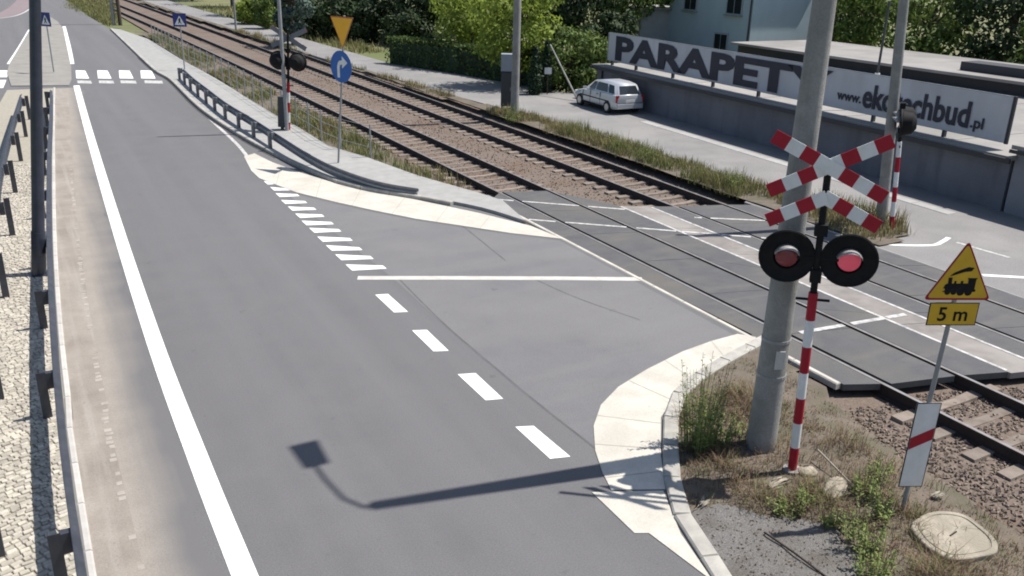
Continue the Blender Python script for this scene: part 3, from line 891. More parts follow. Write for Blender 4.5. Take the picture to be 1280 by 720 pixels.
# rail of the opposite carriageway, seen from behind
q = catmull([(-1.12, -20, 0), (-1.10, 9, 0), (-1.05, 14, 0), (-0.90, 18.5, 0), (-0.72, 22.5, 0)] + [(p.x, p.y, 0) for p in (G(2, 218, .7), G(12, 176, .7), G(20, 148, .7), G(28, 122, .7))], 6)
gx2 = lambda y: float(np.interp(y, [p.y for p in q], [p.x for p in q]))
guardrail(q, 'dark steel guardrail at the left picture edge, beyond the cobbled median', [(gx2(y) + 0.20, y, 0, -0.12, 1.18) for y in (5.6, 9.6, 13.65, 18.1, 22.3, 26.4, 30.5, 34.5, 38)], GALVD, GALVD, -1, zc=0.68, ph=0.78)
# right rail round the far corner
gr_path = catmull([G(229, 101), G(243, 115), G(261, 130), G(284, 149), G(313, 168), G(350, 192), G(385, 212), G(420, 226), G(470, 240), G(522, 248)], 5)
rp = resample(gr_path, 2.0)
posts = []
for i, p in enumerate(rp[:-1]):
    d = (rp[i + 1] - p).normalized()
    posts.append((p.x + d.y * 0.16, p.y - d.x * 0.16, math.atan2(d.y, d.x) - math.pi / 2, -0.11, 1.0))
guardrail(gr_path, 'grey steel guardrail curving round the pavement at the far corner', posts[:-3], GALV, GALV, -1, zc=0.50, end_drop=26, ph=0.64)

# ------------------------------------------------------------------ lamp posts and poles
# leaning dark lamp post in the median
lb = G(49, 345)
t = thing('lamp_post', (lb.x, lb.y, 0.03), 'tall dark steel lamp post standing on the cobbled median at the left', 'lamp post')
lean = Vector((math.tan(math.radians(7.5)), 0.0, 1)).normalized()
b = MB(); b.cyl((0, 0, 0), lean * 0.9, 0.14, 0.135, 18); b.cyl(lean * 0.9, lean * 8.6, 0.12, 0.085, 18); b.build('pole', DARKP, t, auto=40)
MB().box((0, 0, 0.012), (0.36, 0.36, 0.024)).build('base_plate', DARKP, t)
b = MB(); b.tube([lean * 8.55, lean * 8.8 + Vector((0.25, 0, .05)), lean * 8.85 + Vector((1.3, 0, 0.12))], 0.035); b.build('arm', DARKP, t)
b = MB(); b.box(lean * 8.85 + Vector((1.55, 0, 0.12)), (0.7, 0.28, 0.11)); b.build('luminaire', GREYP, t)
b = MB(); b.box((0.118, 0, 0.75), (0.02, 0.09, 0.35)); b.build('service_door', DARKP, t)

# concrete street-light pole at the near corner
cb_ = G(951, 557)
t = thing('street_light', (cb_.x, cb_.y, -0.02), 'thick tapered concrete street light pole rising from dry grass by the crossing lights', 'street light')
b = MB()
HP = 9.75
n = 20
for i in range(10):
    z0, z1 = HP * i / 10, HP * (i + 1) / 10
    b.cyl((0, 0, z0), (0, 0, z1), 0.205 - 0.0115 * z0, 0.205 - 0.0115 * z1, n, cap=(i in (0, 9)))
b.build('pole', CPOLE, t, auto=40)
b = MB(); b.box((-_fw.x * 0.20 + 0.02, -_fw.y * 0.20 - 0.02, 1.42), (0.12, 0.012, 0.26), rz=FACE); b.build('number_plate', mat('pale_plate', (0.42, 0.43, 0.41), 0.7, (0.5, 0.5, 0.48), 40), t)
for zz, r_ in ((1.12, 0.199), (1.64, 0.193)):
    b = MB(); b.cyl((0, 0, zz), (0, 0, zz + 0.04), r_, r_, 20); b.build('strap', GREYP, t)
b = MB(); b.tube([(0, 0, HP - 0.1), (0, 0, HP + 0.25), (0.0, 0.25, HP + 0.55), (0.0, 0.75, HP + 0.68), (0, 1.2, HP + 0.72)], 0.030, 10); b.build('arm', GREYP, t)
b = MB(); b.add([(-.17, 1.1, HP + .66), (.17, 1.1, HP + .66), (.2, 1.75, HP + .66), (-.2, 1.75, HP + .66), (-.1, 1.12, HP + .80), (.1, 1.12, HP + .80), (.12, 1.7, HP + .82), (-.12, 1.7, HP + .82)],
                [(0, 3, 2, 1), (4, 5, 6, 7), (0, 1, 5, 4), (1, 2, 6, 5), (2, 3, 7, 6), (3, 0, 4, 7)])
b.build('luminaire', GREYP, t)

def plain_pole(base, h, r0, r1, label, M=CPOLE, name='utility_pole', cat='pole', lean=(0, 0), group=None, bits=True):
    t = thing(name, (base.x, base.y, -0.05), label, cat, group)
    b = MB(); b.cyl((0, 0, 0), (lean[0], lean[1], h), r0, r1, 14); b.build('pole', M, t, auto=40)
    if bits:
        b = MB(); b.box((lean[0], lean[1], h - 0.35), (1.3, 0.10, 0.10), rz=FACE); b.build('cross_arm', GREYP, t)
        for dx in (-.55, -.2, .2, .55):
            c, s = math.cos(FACE), math.sin(FACE)
            b = MB(); b.cyl((lean[0] + dx * c, lean[1] + dx * s, h - 0.3), (lean[0] + dx * c, lean[1] + dx * s, h - 0.12), 0.045, 0.03, 8); b.build('insulator', WHITE, t)
    return t
plain_pole(G(643, 146), 9.0, 0.17, 0.13, 'grey concrete pole beside the dark tall cabinet across the tracks')
plain_pole(G(1101, 280), 8.5, 0.145, 0.105, 'grey pole on the grass island in front of the long banner', lean=(-0.6, 0.25))
plain_pole(G(359, 166), 8.0, 0.075, 0.055, 'thin grey lamp pole beside the dark crossing lights on the pavement', GREYP, 'lamp_post', 'lamp post', bits=False)
plain_pole(G(295, 37), 6.5, 0.09, 0.07, 'thin far pole on the grass beyond the tracks, left of the bluish tree', GREYP, bits=False)
plain_pole(G(150.5, 31), 9.0, 0.16, 0.12, 'right-hand one of two dark poles beside the far end of the pavement', BARK, bits=False)
plain_pole(G(142.5, 31), 9.0, 0.14, 0.11, 'left-hand paler one of two poles beside the far end of the pavement', CPOLE, bits=False)
# slim black and white mast behind the third signal
mb_ = G(1080, 192)
t = thing('marker_mast', (mb_.x, mb_.y, 0), 'slim dark mast with two white bands in front of the banner', 'mast')
b = MB(); b.cyl((0, 0, 0), (0, 0, 5.2), 0.05, 0.04, 10); b.build('mast', CABD, t)
for z in (2.05, 2.62):
    b = MB(); b.cyl((0, 0, z), (0, 0, z + 0.2), 0.085, 0.085, 12); b.build('white_band', WHITE, t)
b = MB(); b.box((0, 0, 0.55), (0.28, 0.22, 1.1), rz=FACE); b.build('base_box', CABD, t)

# ------------------------------------------------------------------ crossing signals
def arm_mesh(segs, w=0.165, th=0.012):
    # segs: list of (length, is_red); centred on x
    tot = sum(s_[0] for s_ in segs)
    b = MB()
    x = -tot / 2
    for L, red in segs:
        b.add([(x, -th, -w / 2), (x + L, -th, -w / 2), (x + L, -th, w / 2), (x, -th, w / 2), (x, 0, -w / 2), (x + L, 0, -w / 2), (x + L, 0, w / 2), (x, 0, w / 2)],
              [(0, 1, 2, 3), (7, 6, 5, 4), (3, 2, 6, 7), (1, 0, 4, 5)] + ([(0, 3, 7, 4)] if x == -tot / 2 else []), 1 if red else 0)
        b.m[-(5 if x == -tot / 2 else 4) + 1] = 2
        x += L
    b.add([(x, -th, -w / 2), (x, 0, -w / 2), (x, 0, w / 2), (x, -th, w / 2)], [(0, 1, 2, 3)], 1)
    return b
def signal(base, rz, label, zl=2.98, zc=4.12, top=4.14, n_stripe=7, stripe=0.362, double=True, lit=True, cab=False, cross=True, tilt=0.0):
    t = thing('crossing_signal', (base.x, base.y, 0.0), label, 'crossing signal', 'railway crossing light signals', rz)
    t.rotation_euler = (Matrix.Rotation(tilt, 3, Vector((_fw.x, _fw.y, 0)).normalized()) @ Matrix.Rotation(rz, 3, 'Z')).to_euler()
    for i in range(n_stripe):
        b = MB(); b.cyl((0, 0, i * stripe), (0, 0, (i + 1) * stripe), 0.058, 0.058, 16)
        b.build('post_band', RED if i % 2 == 0 else WHITE, t, auto=40)
    b = MB(); b.cyl((0, 0, n_stripe * stripe), (0, 0, top), 0.042, 0.042, 14); b.build('mast', BLACK, t, auto=40)
    b = MB(); b.cyl((0, 0, -0.05), (0, 0, 0.03), 0.13, 0.12, 16); b.build('foot', CPOLE, t)
    b = MB(); b.tube([(-.20, 0.02, n_stripe * stripe - .10), (.20, 0.02, n_stripe * stripe - .10)], 0.018, 8); b.build('cable_bracket', BLACK, t)
    b = MB(); b.box((0, 0.0, zl - .22), (0.13, 0.13, 0.16)); b.box((0, 0.0, zl + .36), (0.15, 0.13, 0.14)); b.tube([(-.36, 0, zl), (.36, 0, zl)], 0.03, 8); b.build('bracket', BLACK, t)
    for k, sx in enumerate((-1, 1)):
        cx = 0.36 * sx
        b = MB()
        ns = 36
        prof = [(0.0, 0.03), (0.30, 0.03), (0.335, 0.0), (0.335, -0.02), (0.318, -0.03), (0.30, -0.012), (0.16, -0.02)]
        vs, fs = [], []
        for (r, yy) in prof:
            for i in range(ns):
                a = 2 * math.pi * i / ns
                vs.append((cx + r * math.cos(a), -yy * -1 if False else yy, zl + r * math.sin(a)))
        for j in range(len(prof) - 1):
            for i in range(ns):
                ii = (i + 1) % ns
                fs.append((j * ns + i, j * ns + ii, (j + 1) * ns + ii, (j + 1) * ns + i))
        b.add(vs, fs)
        head = b.build('backing_disc', BLACK, t, auto=50)
        b = MB(); b.cyl((cx, 0.34, zl), (cx, 0.24, zl), 0.13, 0.25, 24); b.cyl((cx, 0.24, zl), (cx, 0.035, zl), 0.25, 0.285, 24, cap=False); b.build('lamp_housing', BLACK, head, auto=40)
        # domed lens
        vs, fs = [(cx, -0.055, zl)], []
        for j, (r, yy) in enumerate(((0.06, -0.05), (0.105, -0.038), (0.135, -0.015))):
            for i in range(20):
                a = 2 * math.pi * i / 20
                vs.append((cx + r * math.cos(a), yy, zl + r * math.sin(a)))
        for i in range(20):
            fs.append((0, 1 + i, 1 + (i + 1) % 20))
            for j in range(2):
                fs.append((1 + j * 20 + i, 1 + (j + 1) * 20 + i, 1 + (j + 1) * 20 + (i + 1) % 20, 1 + j * 20 + (i + 1) % 20))
        b = MB(); b.add(vs, fs); b.build('lens', LENSON if (lit and k == 1) else LENS, head, smooth=True)
        # half-round visor above the lens
        vs, fs = [], []
        for j, (r, yy) in enumerate(((0.158, -0.018), (0.150, -0.20))):
            for i in range(13):
                a = math.radians(15 + 150 * i / 12)
                yy2 = yy if j == 0 else -0.06 - 0.16 * math.sin(a)
                vs.append((cx + r * math.cos(a), yy2, zl + r * math.sin(a)))
        for i in range(12):
            fs.append((i, i + 1, 13 + i + 1, 13 + i))
        b = MB(); b.add(vs, fs)
        vo = b.build('visor', HOOD, head, smooth=True)
        sm2 = vo.modifiers.new('s', 'SOLIDIFY'); sm2.thickness = 0.006
    # St Andrew's cross boards
    seg = [(0.19, 1), (0.19, 0), (0.19, 1), (0.32, 0), (0.19, 1), (0.19, 0), (0.19, 1)]
    am = arm_mesh(seg).mesh('cross_board', [WHITE, RED, BACKG])
    for k, a in enumerate((27, -27) if cross else ()):
        inst('cross_board', am, (0, -0.05 - 0.014 * k, zc), (0, -math.radians(a), 0), t)
    if double:
        hs = [(0.16, 0), (0.19, 1), (0.19, 0), (0.19, 1)]
        L = sum(x[0] for x in hs)
        hm = arm_mesh(hs).mesh('lower_cross_board', [WHITE, RED, BACKG])
        a = math.radians(27)
        for k, sx in enumerate((1, -1)):
            o = inst('lower_cross_board', hm, (sx * math.cos(a) * (L / 2 - .02), -0.05 - 0.014 * k, zc - 0.37 - math.sin(a) * (L / 2 - .02)), (0, a if sx > 0 else math.pi - a, 0), t)
            if sx < 0:
                o.rotation_euler = (0, math.pi - a, 0)
    if cab:
        b = MB(); b.box((0.24, 0.0, 0.72), (0.26, 0.22, 1.1)); b.box((0.24, 0.0, 0.10), (0.10, 0.10, 0.14)); b.build('relay_box', CABD, t)
    return t
signal(G(990, 588), FACE - math.radians(15), 'red and white crossing signal with double cross and red lamps at the near corner', tilt=math.radians(-1.9))
signal(G(361, 165), FACE + math.radians(172), 'crossing signal seen from behind on the far pavement, its discs plain black', zl=2.55, zc=3.35, top=3.55, n_stripe=5, stripe=0.36, double=False, lit=False, cab=True, tilt=math.radians(3.0))
signal(G(1114, 288), FACE + math.radians(248), 'crossing signal seen side-on at the grass island below the banner', zl=2.80, zc=3.75, top=3.0, n_stripe=6, stripe=0.38, double=False, lit=False, cross=False, tilt=math.radians(-5.0))

# ------------------------------------------------------------------ road signs
def plate(name, pts, th, mats, parent, y=0.0, back=None):       # pts in local x, z ; front faces -Y
    b = MB()
    n = len(pts)
    a = sum(pts[i][0] * pts[(i + 1) % n][1] - pts[(i + 1) % n][0] * pts[i][1] for i in range(n))
    if a < 0:
        pts = list(reversed(pts))
    tri = tessellate_polygon([[Vector((p[0], p[1], 0)) for p in pts]])
    vs = [(p[0], y - th, p[1]) for p in pts] + [(p[0], y, p[1]) for p in pts]
    fs, ms = [], []
    for t_ in tri:
        A, B, C = (Vector((pts[i][0], pts[i][1], 0)) for i in t_)
        t_ = tuple(t_) if (B - A).cross(C - A).z > 0 else tuple(reversed(t_))
        fs.append(t_); ms.append(0)
        fs.append(tuple(i + n for i in reversed(t_))); ms.append(1)
    for i in range(n):
        j = (i + 1) % n
        fs.append((i, i + n, j + n, j)); ms.append(1)
    b.add(vs, fs)
    b.m = ms
    return b.build(name, mats if isinstance(mats, list) else [mats, GREYP], parent)
def rtri(w, h, r, down=False, cx=0, cz=0):                       # rounded triangle
    base = [(-w / 2, 0), (w / 2, 0), (0, h)]
    cen = (0, h / 3)
    res = []
    for i in range(3):
        p, q0, q1 = Vector(base[i]), Vector(base[i - 1]), Vector(base[(i + 1) % 3])
        d0, d1 = (q0 - p).normalized(), (q1 - p).normalized()
        for k in range(5):
            t_ = k / 4
            res.append((1 - t_) ** 2 * (p + d0 * r) + 2 * t_ * (1 - t_) * p + t_ ** 2 * (p + d1 * r))
    return [(cx + p.x, cz + (h - p.y if down else p.y)) for p in res]
def circle(r, n=28, cx=0, cz=0, ex=1.0):
    return [(cx + r * ex * math.cos(2 * math.pi * i / n), cz + r * math.sin(2 * math.pi * i / n)) for i in range(n)]

sgb = G(1129, 640)
t = thing('warning_sign', (sgb.x, sgb.y, -0.05), 'yellow triangular train warning sign with a 5 m plate on a slim post', 'road sign', None, FACE + math.radians(4))
b = MB(); b.cyl((0, 0.03, 0), (0.10, 0.03, 3.3), 0.027, 0.027, 12); b.build('post', GREYP, t, auto=40)
lx = lambda z: 0.10 * z / 3.3
z0 = 2.87
tri_o = plate('triangle', rtri(0.78, 0.70, 0.06, cx=lx(z0), cz=z0), 0.006, RED, t, y=-0.002)
plate('yellow_face', rtri(0.71, 0.635, 0.05, cx=lx(z0), cz=z0 + 0.025), 0.003, YELLOW, tri_o, y=-0.0085)
# locomotive pictogram
px_, pz_ = lx(z0), z0 + 0.07
loco = [(-.19, .07), (-.17, .07), (-.165, .05), (-.20, .03), (.19, .03), (.19, .06), (.175, .06), (.175, .18), (.185, .18), (.185, .195), (.075, .195), (.075, .18), (.085, .18), (.085, .13), (.03, .13), (.03, .16), (.0, .16), (.0, .13), (-.05, .13), (-.05, .16), (-.075, .16), (-.075, .13), (-.10, .13), (-.105, .20), (-.15, .20), (-.145, .13), (-.17, .12), (-.18, .10)]
plate('locomotive', [(px_ + a, pz_ + c) for a, c in loco], 0.002, BLACK, tri_o, y=-0.012)
for wx, wr in ((-.13, .035), (-.06, .035), (.02, .045), (.11, .045)):
    plate('wheel', circle(wr, 14, px_ + wx, pz_ + .028), 0.002, BLACK, tri_o, y=-0.0125)
plate('smoke', [(px_ - .14, pz_ + .215), (px_ - .10, pz_ + .225), (px_ + .02, pz_ + .265), (px_ + .10, pz_ + .275), (px_ + .125, pz_ + .315), (px_ + .06, pz_ + .325), (px_ - .02, pz_ + .295), (px_ - .10, pz_ + .255)], 0.002, BLACK, tri_o, y=-0.0122)
z1 = 2.56
sp = plate('distance_plate', [(lx(z1) - .29, z1), (lx(z1) + .29, z1), (lx(z1) + .29, z1 + .28), (lx(z1) - .29, z1 + .28)], 0.005, [BLACK, GREYP], t, y=-0.002)
plate('yellow_face', [(lx(z1) - .278, z1 + .012), (lx(z1) + .278, z1 + .012), (lx(z1) + .278, z1 + .268), (lx(z1) - .278, z1 + .268)], 0.003, YELLOW, sp, y=-0.0075)
tm = text_mesh('5 m', 0.235, 0.004, 0.001, 1.0, 'CENTER')
tm.materials.append(BLACK)
inst('lettering', tm, (lx(z1), -0.0125, z1 + 0.06), (math.pi / 2, 0, 0), sp)
z2 = 0.42
gp = plate('distance_marker', [(lx(z2) - .15, z2), (lx(z2) + .15, z2), (lx(z2) + .17, z2 + 1.15), (lx(z2) - .13, z2 + 1.15)], 0.006, [BLACK, GREYP], t, y=-0.002)
plate('white_face', [(lx(z2) - .138, z2 + .012), (lx(z2) + .138, z2 + .012), (lx(z2) + .158, z2 + 1.138), (lx(z2) - .118, z2 + 1.138)], 0.003, WHITE, gp, y=-0.0085)
plate('red_stripe', [(lx(z2) - .128, z2 + .52), (lx(z2) + .146, z2 + .66), (lx(z2) + .149, z2 + .82), (lx(z2) - .125, z2 + .68)], 0.002, RED, gp, y=-0.012)

# give way and turn-right signs on one post at the far corner
bb_ = G(422, 207)
t = thing('sign_post', (bb_.x, bb_.y, 0.08), 'yellow give way sign above a round blue right-turn arrow sign on the far pavement', 'road sign', None, FACE - math.radians(38))
b = MB(); b.cyl((0, 0.035, 0), (0.55, 0.035, 4.45), 0.032, 0.032, 12); b.build('post', GREYP, t, auto=40)
cx = 0.36
bd = plate('blue_disc', circle(0.47, 36, cx, 2.98), 0.006, BLUE, t, y=-0.002)
ar = [(-.17, -.33), (-.06, -.33), (-.06, -.02), (-.03, .05), (.05, .07), (.05, -.05), (.29, .13), (.05, .31), (.05, .19), (-.07, .17), (-.14, .10), (-.17, 0)]
plate('white_arrow', [(cx + a, 2.98 + c) for a, c in ar], 0.003, WHITE, bd, y=-0.0085)
yt = plate('give_way_triangle_plate', rtri(1.02, 0.92, 0.05, True, cx + .11, 3.50), 0.006, mat('sign_edge_orange', (0.45, 0.10, 0.02), 0.5), t, y=-0.002)
plate('yellow_face', rtri(0.92, 0.83, 0.04, True, cx + .11, 3.555), 0.003, ORANGE, yt, y=-0.0085)

def crosswalk_sign(base, label, rz, h=2.25, s=0.68):
    t = thing('pedestrian_sign', (base.x, base.y, 0.08), label, 'road sign', 'blue pedestrian crossing signs at the zebra', rz)
    b = MB(); b.cyl((0, 0.035, 0), (0, 0.035, h + s), 0.035, 0.035, 10); b.build('post', GREYP, t)
    p = plate('blue_plate', [(-s / 2, h), (s / 2, h), (s / 2, h + s), (-s / 2, h + s)], 0.006, NAVY, t, y=-0.002)
    plate('white_triangle', rtri(s * .78, s * .70, .03, cx=0, cz=h + .09), 0.003, WHITE, p, y=-0.0085)
    wk = [(-.03, .40), (.03, .40), (.05, .30), (.03, .24), (.09, .12), (.05, .12), (.0, .20), (-.06, .12), (-.10, .12), (-.04, .24), (-.06, .30)]
    plate('walking_figure', [(a * s / .68, h + .03 + c * s / .68) for a, c in wk], 0.002, BLACK, p, y=-0.012)
    return t
crosswalk_sign(G(231, 90), 'blue pedestrian crossing sign at the end of the guardrail by the pavement', FACE + math.radians(8))
crosswalk_sign(G(67, 92), 'blue pedestrian crossing sign on the median behind the dark lamp post', FACE - math.radians(20))

# ------------------------------------------------------------------ pedestrian fence along the pavement
fp = catmull([Vector((p.x + 0.06, p.y + 0.05, 0)) for p in [G(*q) for q in ((190, 50), (228, 75), (273, 100), (313, 125), (352, 150), (372, 160), (412, 185), (462, 200))]], 6)
fps = resample(fp, 1.6)
t = thing('railing', (0, 0, 0), 'thin grey wire railing between the pavement and the near track', 'railing')
pm = MB().cyl((0, 0, -0.2), (0, 0, 1.12), 0.028, 0.028, 8).mesh('post', GREYP)
for p in fps:
    inst('post', pm, (p.x, p.y, 0.02), (0, 0, 0), t)
for z in (0.40, 0.75, 1.08):
    b = MB(); b.tube([(p.x, p.y, z) for p in fps], 0.008, 5); b.build('wire', GREYP, t)

# ------------------------------------------------------------------ small things at the near corner
# concrete manhole cover in the grass
mc = G(1191, 674)
t = thing('manhole_cover', (mc.x, mc.y, verge_z(mc.x, mc.y) + 0.0), 'pale rough concrete cover lying in dry grass below the distance sign', 'manhole')
out8 = [(p - mc).to_2d() for p in [G(*q) for q in ((1138, 664), (1150, 650), (1172, 644), (1203, 648), (1232, 668), (1246, 686), (1238, 698), (1192, 704), (1160, 690))]]
_o = [Vector((p.x, p.y, 0)) for p in out8]
out8 = [p.to_2d() for p in catmull(_o[-1:] + _o + _o[:2], 4)[4:-5]]
out8 = [p * (1 + 0.03 * mnoise.noise(Vector((p.x * 5, p.y * 5, 2)))) for p in out8]
b = MB()
n = len(out8)
rings = [(1.0, -0.05), (1.0, 0.055), (0.975, 0.066), (0.86, 0.068), (0.845, 0.055), (0.83, 0.055), (0.815, 0.066), (0.30, 0.068)]
vs, fs = [], []
for s_, z in rings:
    vs += [(p.x * s_, p.y * s_, z) for p in out8]
a_ = sum(out8[i].x * out8[(i + 1) % n].y - out8[(i + 1) % n].x * out8[i].y for i in range(n))
for j in range(len(rings) - 1):
    for i in range(n):
        ii = (i + 1) % n
        f = (j * n + i, j * n + ii, (j + 1) * n + ii, (j + 1) * n + i)
        fs.append(f if a_ > 0 else tuple(reversed(f)))
f = tuple(range((len(rings) - 1) * n, len(rings) * n))
fs.append(f if a_ > 0 else tuple(reversed(f)))
b.add(vs, fs)
COVER = mat('old_concrete', (0.36, 0.32, 0.255), 0.95, (0.25, 0.222, 0.175), 7.0, 0.7, 30, col3=(0.26, 0.23, 0.18), scale3=2.0)
b.build('slab', COVER, t, auto=35)
b = MB(); b.tube([(-.07, 0, .074), (.07, 0.02, .074)], 0.010, 6); b.build('lifting_bar', RAILS, t)
# broken concrete pieces beside the signal
for i, (px, py, sx, sy, sz, rz, lab) in enumerate(((1043, 614, .52, .30, .09, .5, 'flat broken concrete slab beside the striped post of the near signal'), (1010, 592, .30, .24, .07, -.3, 'small concrete piece touching the foot of the striped signal post'),
                                   (972, 606, .40, .16, .06, .2, 'long concrete fragment left of the striped signal post'), (878, 632, .13, .09, .05, .4, 'small pale stone lying on the kerb edge grit'),
                                   (1170, 622, .14, .10, .06, .1, 'small pale stone between the distance marker and the ballast'))):
    p = G(px, py)
    r = random.Random(i)
    b = MB()
    k = 7
    pts = [(sx / 2 * math.cos(6.283 * j / k) * r.uniform(.8, 1.15), sy / 2 * math.sin(6.283 * j / k) * r.uniform(.8, 1.15)) for j in range(k)]
    b.prism(pts, -0.03, sz)
    o = b.build('concrete_piece', COVER)
    bm = bmesh.new(); bm.from_mesh(o.data)
    bmesh.ops.bevel(bm, geom=bm.edges[:], offset=min(sz, .05) * .45, segments=2, affect='EDGES')
    for v_ in bm.verts:
        v_.co += Vector((1, 1, .6)) * 0.012 * mnoise.noise(v_.co * 14 + Vector((i, 0, 0)))
    for f_ in bm.faces:
        f_.smooth = True
    bm.to_mesh(o.data); bm.free()
    o.location = (p.x, p.y, verge_z(p.x, p.y))
    o.rotation_euler = (r.uniform(-.06, .06), r.uniform(-.06, .06), rz)
    tag(o, lab, 'rubble', 'broken concrete at the near corner')
p0, p1 = G(955, 668), G(1036, 726)
o = MB().tube([(p0.x, p0.y, verge_z(p0.x, p0.y) + .04), ((p0.x + p1.x) / 2, (p0.y + p1.y) / 2, verge_z(p0.x, p0.y) + .05), (p1.x, p1.y, verge_z(p1.x, p1.y) + .02)], 0.012, 8).build('pipe', RAILS)
tag(o, 'thin dark pipe lying across the dark grit at the bottom corner', 'pipe')
p0, p1 = G(1020, 575), G(1075, 622)
o = MB().tube([(p0.x, p0.y, .16), (p1.x, p1.y, .06)], 0.014, 6).build('stick', COVER)
tag(o, 'pale stick lying over the broken slab by the signal', 'stick')

# ------------------------------------------------------------------ garage row with banner
GA, GB = Vector((23.53, 14.26, 0)), Vector((24.44, 35.74, 0))
gd = (GB - GA).normalized()
gn = Vector((gd.y, -gd.x, 0))                    # points away from the tracks
GH = 1.50
GL = (GB - GA).length
t = thing('garage_row', (GA.x, GA.y, 0), 'long low grey garage with flat roof across the tracks, carrying the banner', 'garage', None, math.atan2(gd.y, gd.x) - math.pi / 2)
# local: x away from tracks, y along the wall
b = MB(); b.box((5.7, GL / 2, GH / 2 - 0.1), (11.4, GL, GH - 0.0 + 0.2 - 0.12)); b.build('wall', WALLM, t)
rf = MB().box((5.6, GL / 2, GH + 0.02), (11.7, GL + 0.3, 0.10)).build('roof', ROOFM, t)
b = MB(); b.box((-0.30, GL / 2, GH - 0.045), (0.08, GL + 0.32, 0.13)); b.build('gutter_fascia', FASCIA, rf)
b = MB(); b.cyl((-0.06, GL - 0.5, 0), (-0.06, GL - 0.5, GH - .1), 0.045, 0.045, 8); b.build('downpipe', FASCIA, t)
b = MB()
rr = random.Random(3)
for i in range(5):
    yy = 2.2 + i * 4.2
    bb2 = MB(); bb2.box((5.6, yy, GH + 0.076), (11.2, 0.10, 0.012)); bb2.build('roof_seam', mat('felt_seam', (0.25, 0.24, 0.23), 0.95), rf)
an = thing('annex_building', (GA.x, GA.y, 0), 'paler grey annex at the right picture edge, adjoining the garage', 'building', None, math.atan2(gd.y, gd.x) - math.pi / 2)
b = MB(); b.box((5.0, -4.1, 0.83), (10.0, 8.0, 1.9)); b.build('wall', WALLM2, an)
b = MB(); b.box((5.0, -4.1, 1.83), (10.4, 8.1, 0.11)); b.build('roof', ROOFM, an)
b = MB(); b.box((-0.24, -4.1, 1.72), (0.06, 8.1, 0.09)); b.build('fascia', FASCIA, an)

# banner on posts, standing on the roof edge
t = thing('banner', (GA.x + gn.x * 0.45, GA.y + gn.y * 0.45, GH + 0.07), 'long pale banner reading PARAPETY and a web address on the garage roof', 'banner', None, math.atan2(gd.y, gd.x) - math.pi / 2)
B0, B1, BZ0, BZ1 = 0.62, 21.35, 0.20, 1.45
bw = MB()
nyy, nzz = 90, 6
def wav(y, z):
    return 0.016 * mnoise.noise(Vector((y * .8, z * .7, 1.3))) + 0.008 * mnoise.noise(Vector((y * 2.6, z * 1.2, 7.3)))
for sd in (0, 1):
    bw.add([(wav(B0 + (B1 - B0) * i / nyy, BZ0 + (BZ1 - BZ0) * j / nzz) + 0.008 * sd, B0 + (B1 - B0) * i / nyy, BZ0 + (BZ1 - BZ0) * j / nzz) for i in range(nyy + 1) for j in range(nzz + 1)],
           [(i * (nzz + 1) + j, i * (nzz + 1) + j + 1, (i + 1) * (nzz + 1) + j + 1, (i + 1) * (nzz + 1) + j)[::(-1 if sd else 1)] for i in range(nyy) for j in range(nzz)])
sheetb = bw.build('sheet', BOARD, t, smooth=True)
b = MB(); b.box((-0.01, B0 - 0.05, (BZ0 + BZ1) / 2), (0.07, 0.09, BZ1 - BZ0 + .06)); b.build('end_batten', FASCIA, t)
b = MB(); b.box((0.0, B1 + 0.03, (BZ0 + BZ1) / 2), (0.05, 0.05, BZ1 - BZ0)); b.build('end_batten', GREYP, t)
for zz in (BZ0 + 0.0, BZ1):
    b = MB(); b.box((0.04, (B0 + B1) / 2, zz), (0.04, B1 - B0, 0.04)); b.build('frame_rail', GREYP, t)
for yy in (2.6, 5.3, 8.0, 10.8, 13.5, 16.2, 19.0, 21.0):
    b = MB(); b.box((0.06, yy, (BZ1) / 2 - .01), (0.07, 0.07, BZ1 + .02)); b.build('post', CABD, t)
    b = MB(); b.box((0.0, yy, 0.10), (0.06, 0.09, 0.20)); b.build('foot', CABD, t)
def banner_text(body, y_left, z, size, bold, xs, w=None):
    me = text_mesh(body, size, bold, 0.004, xs)
    if w:
        xm = max(v.co.x for v in me.vertices); x_m = min(v.co.x for v in me.vertices)
        for v in me.vertices:
            v.co.x = (v.co.x - x_m) * w / (xm - x_m)
    me.materials.append(INK)
    # reading direction runs towards smaller y as seen from the tracks
    o = inst('lettering', me, (-0.026, y_left, z), (0, 0, 0), t)
    o.rotation_euler = (math.pi / 2, 0, -math.pi / 2)
    return o
# place words by where the photograph shows them on the banner plane
def ban_y(px, py):
    d = pixel_ray(px, py)
    A = Vector((GA.x + gn.x * .45, GA.y + gn.y * .45))
    tt = (A.x * gn.x + A.y * gn.y) / (d.x * gn.x + d.y * gn.y)
    p = Vector((d.x * tt, d.y * tt))
    return (p - A).dot(gd.to_2d()), CAMH + d.z * tt - GH - 0.07
ya, za = ban_y(769, 76); yb, zb = ban_y(1040, 108)
banner_text('PARAPETY', ya, 0.33, 1.42, 0.060, 1.0, ya - yb)
yc, _ = ban_y(1047, 118); yd, _ = ban_y(1077, 124)
banner_text('www.', yc, 0.50, 0.44, 0.010, 1.0, yc - yd)
ye, _ = ban_y(1078, 128); yf_, _ = ban_y(1212, 150)
banner_text('ekotechbud', ye, 0.42, 1.02, 0.030, 1.0, ye - yf_)
yg, _ = ban_y(1214, 152); yh, _ = ban_y(1230, 156)
banner_text('.pl', yg, 0.44, 0.44, 0.010, 1.0, yg - yh)

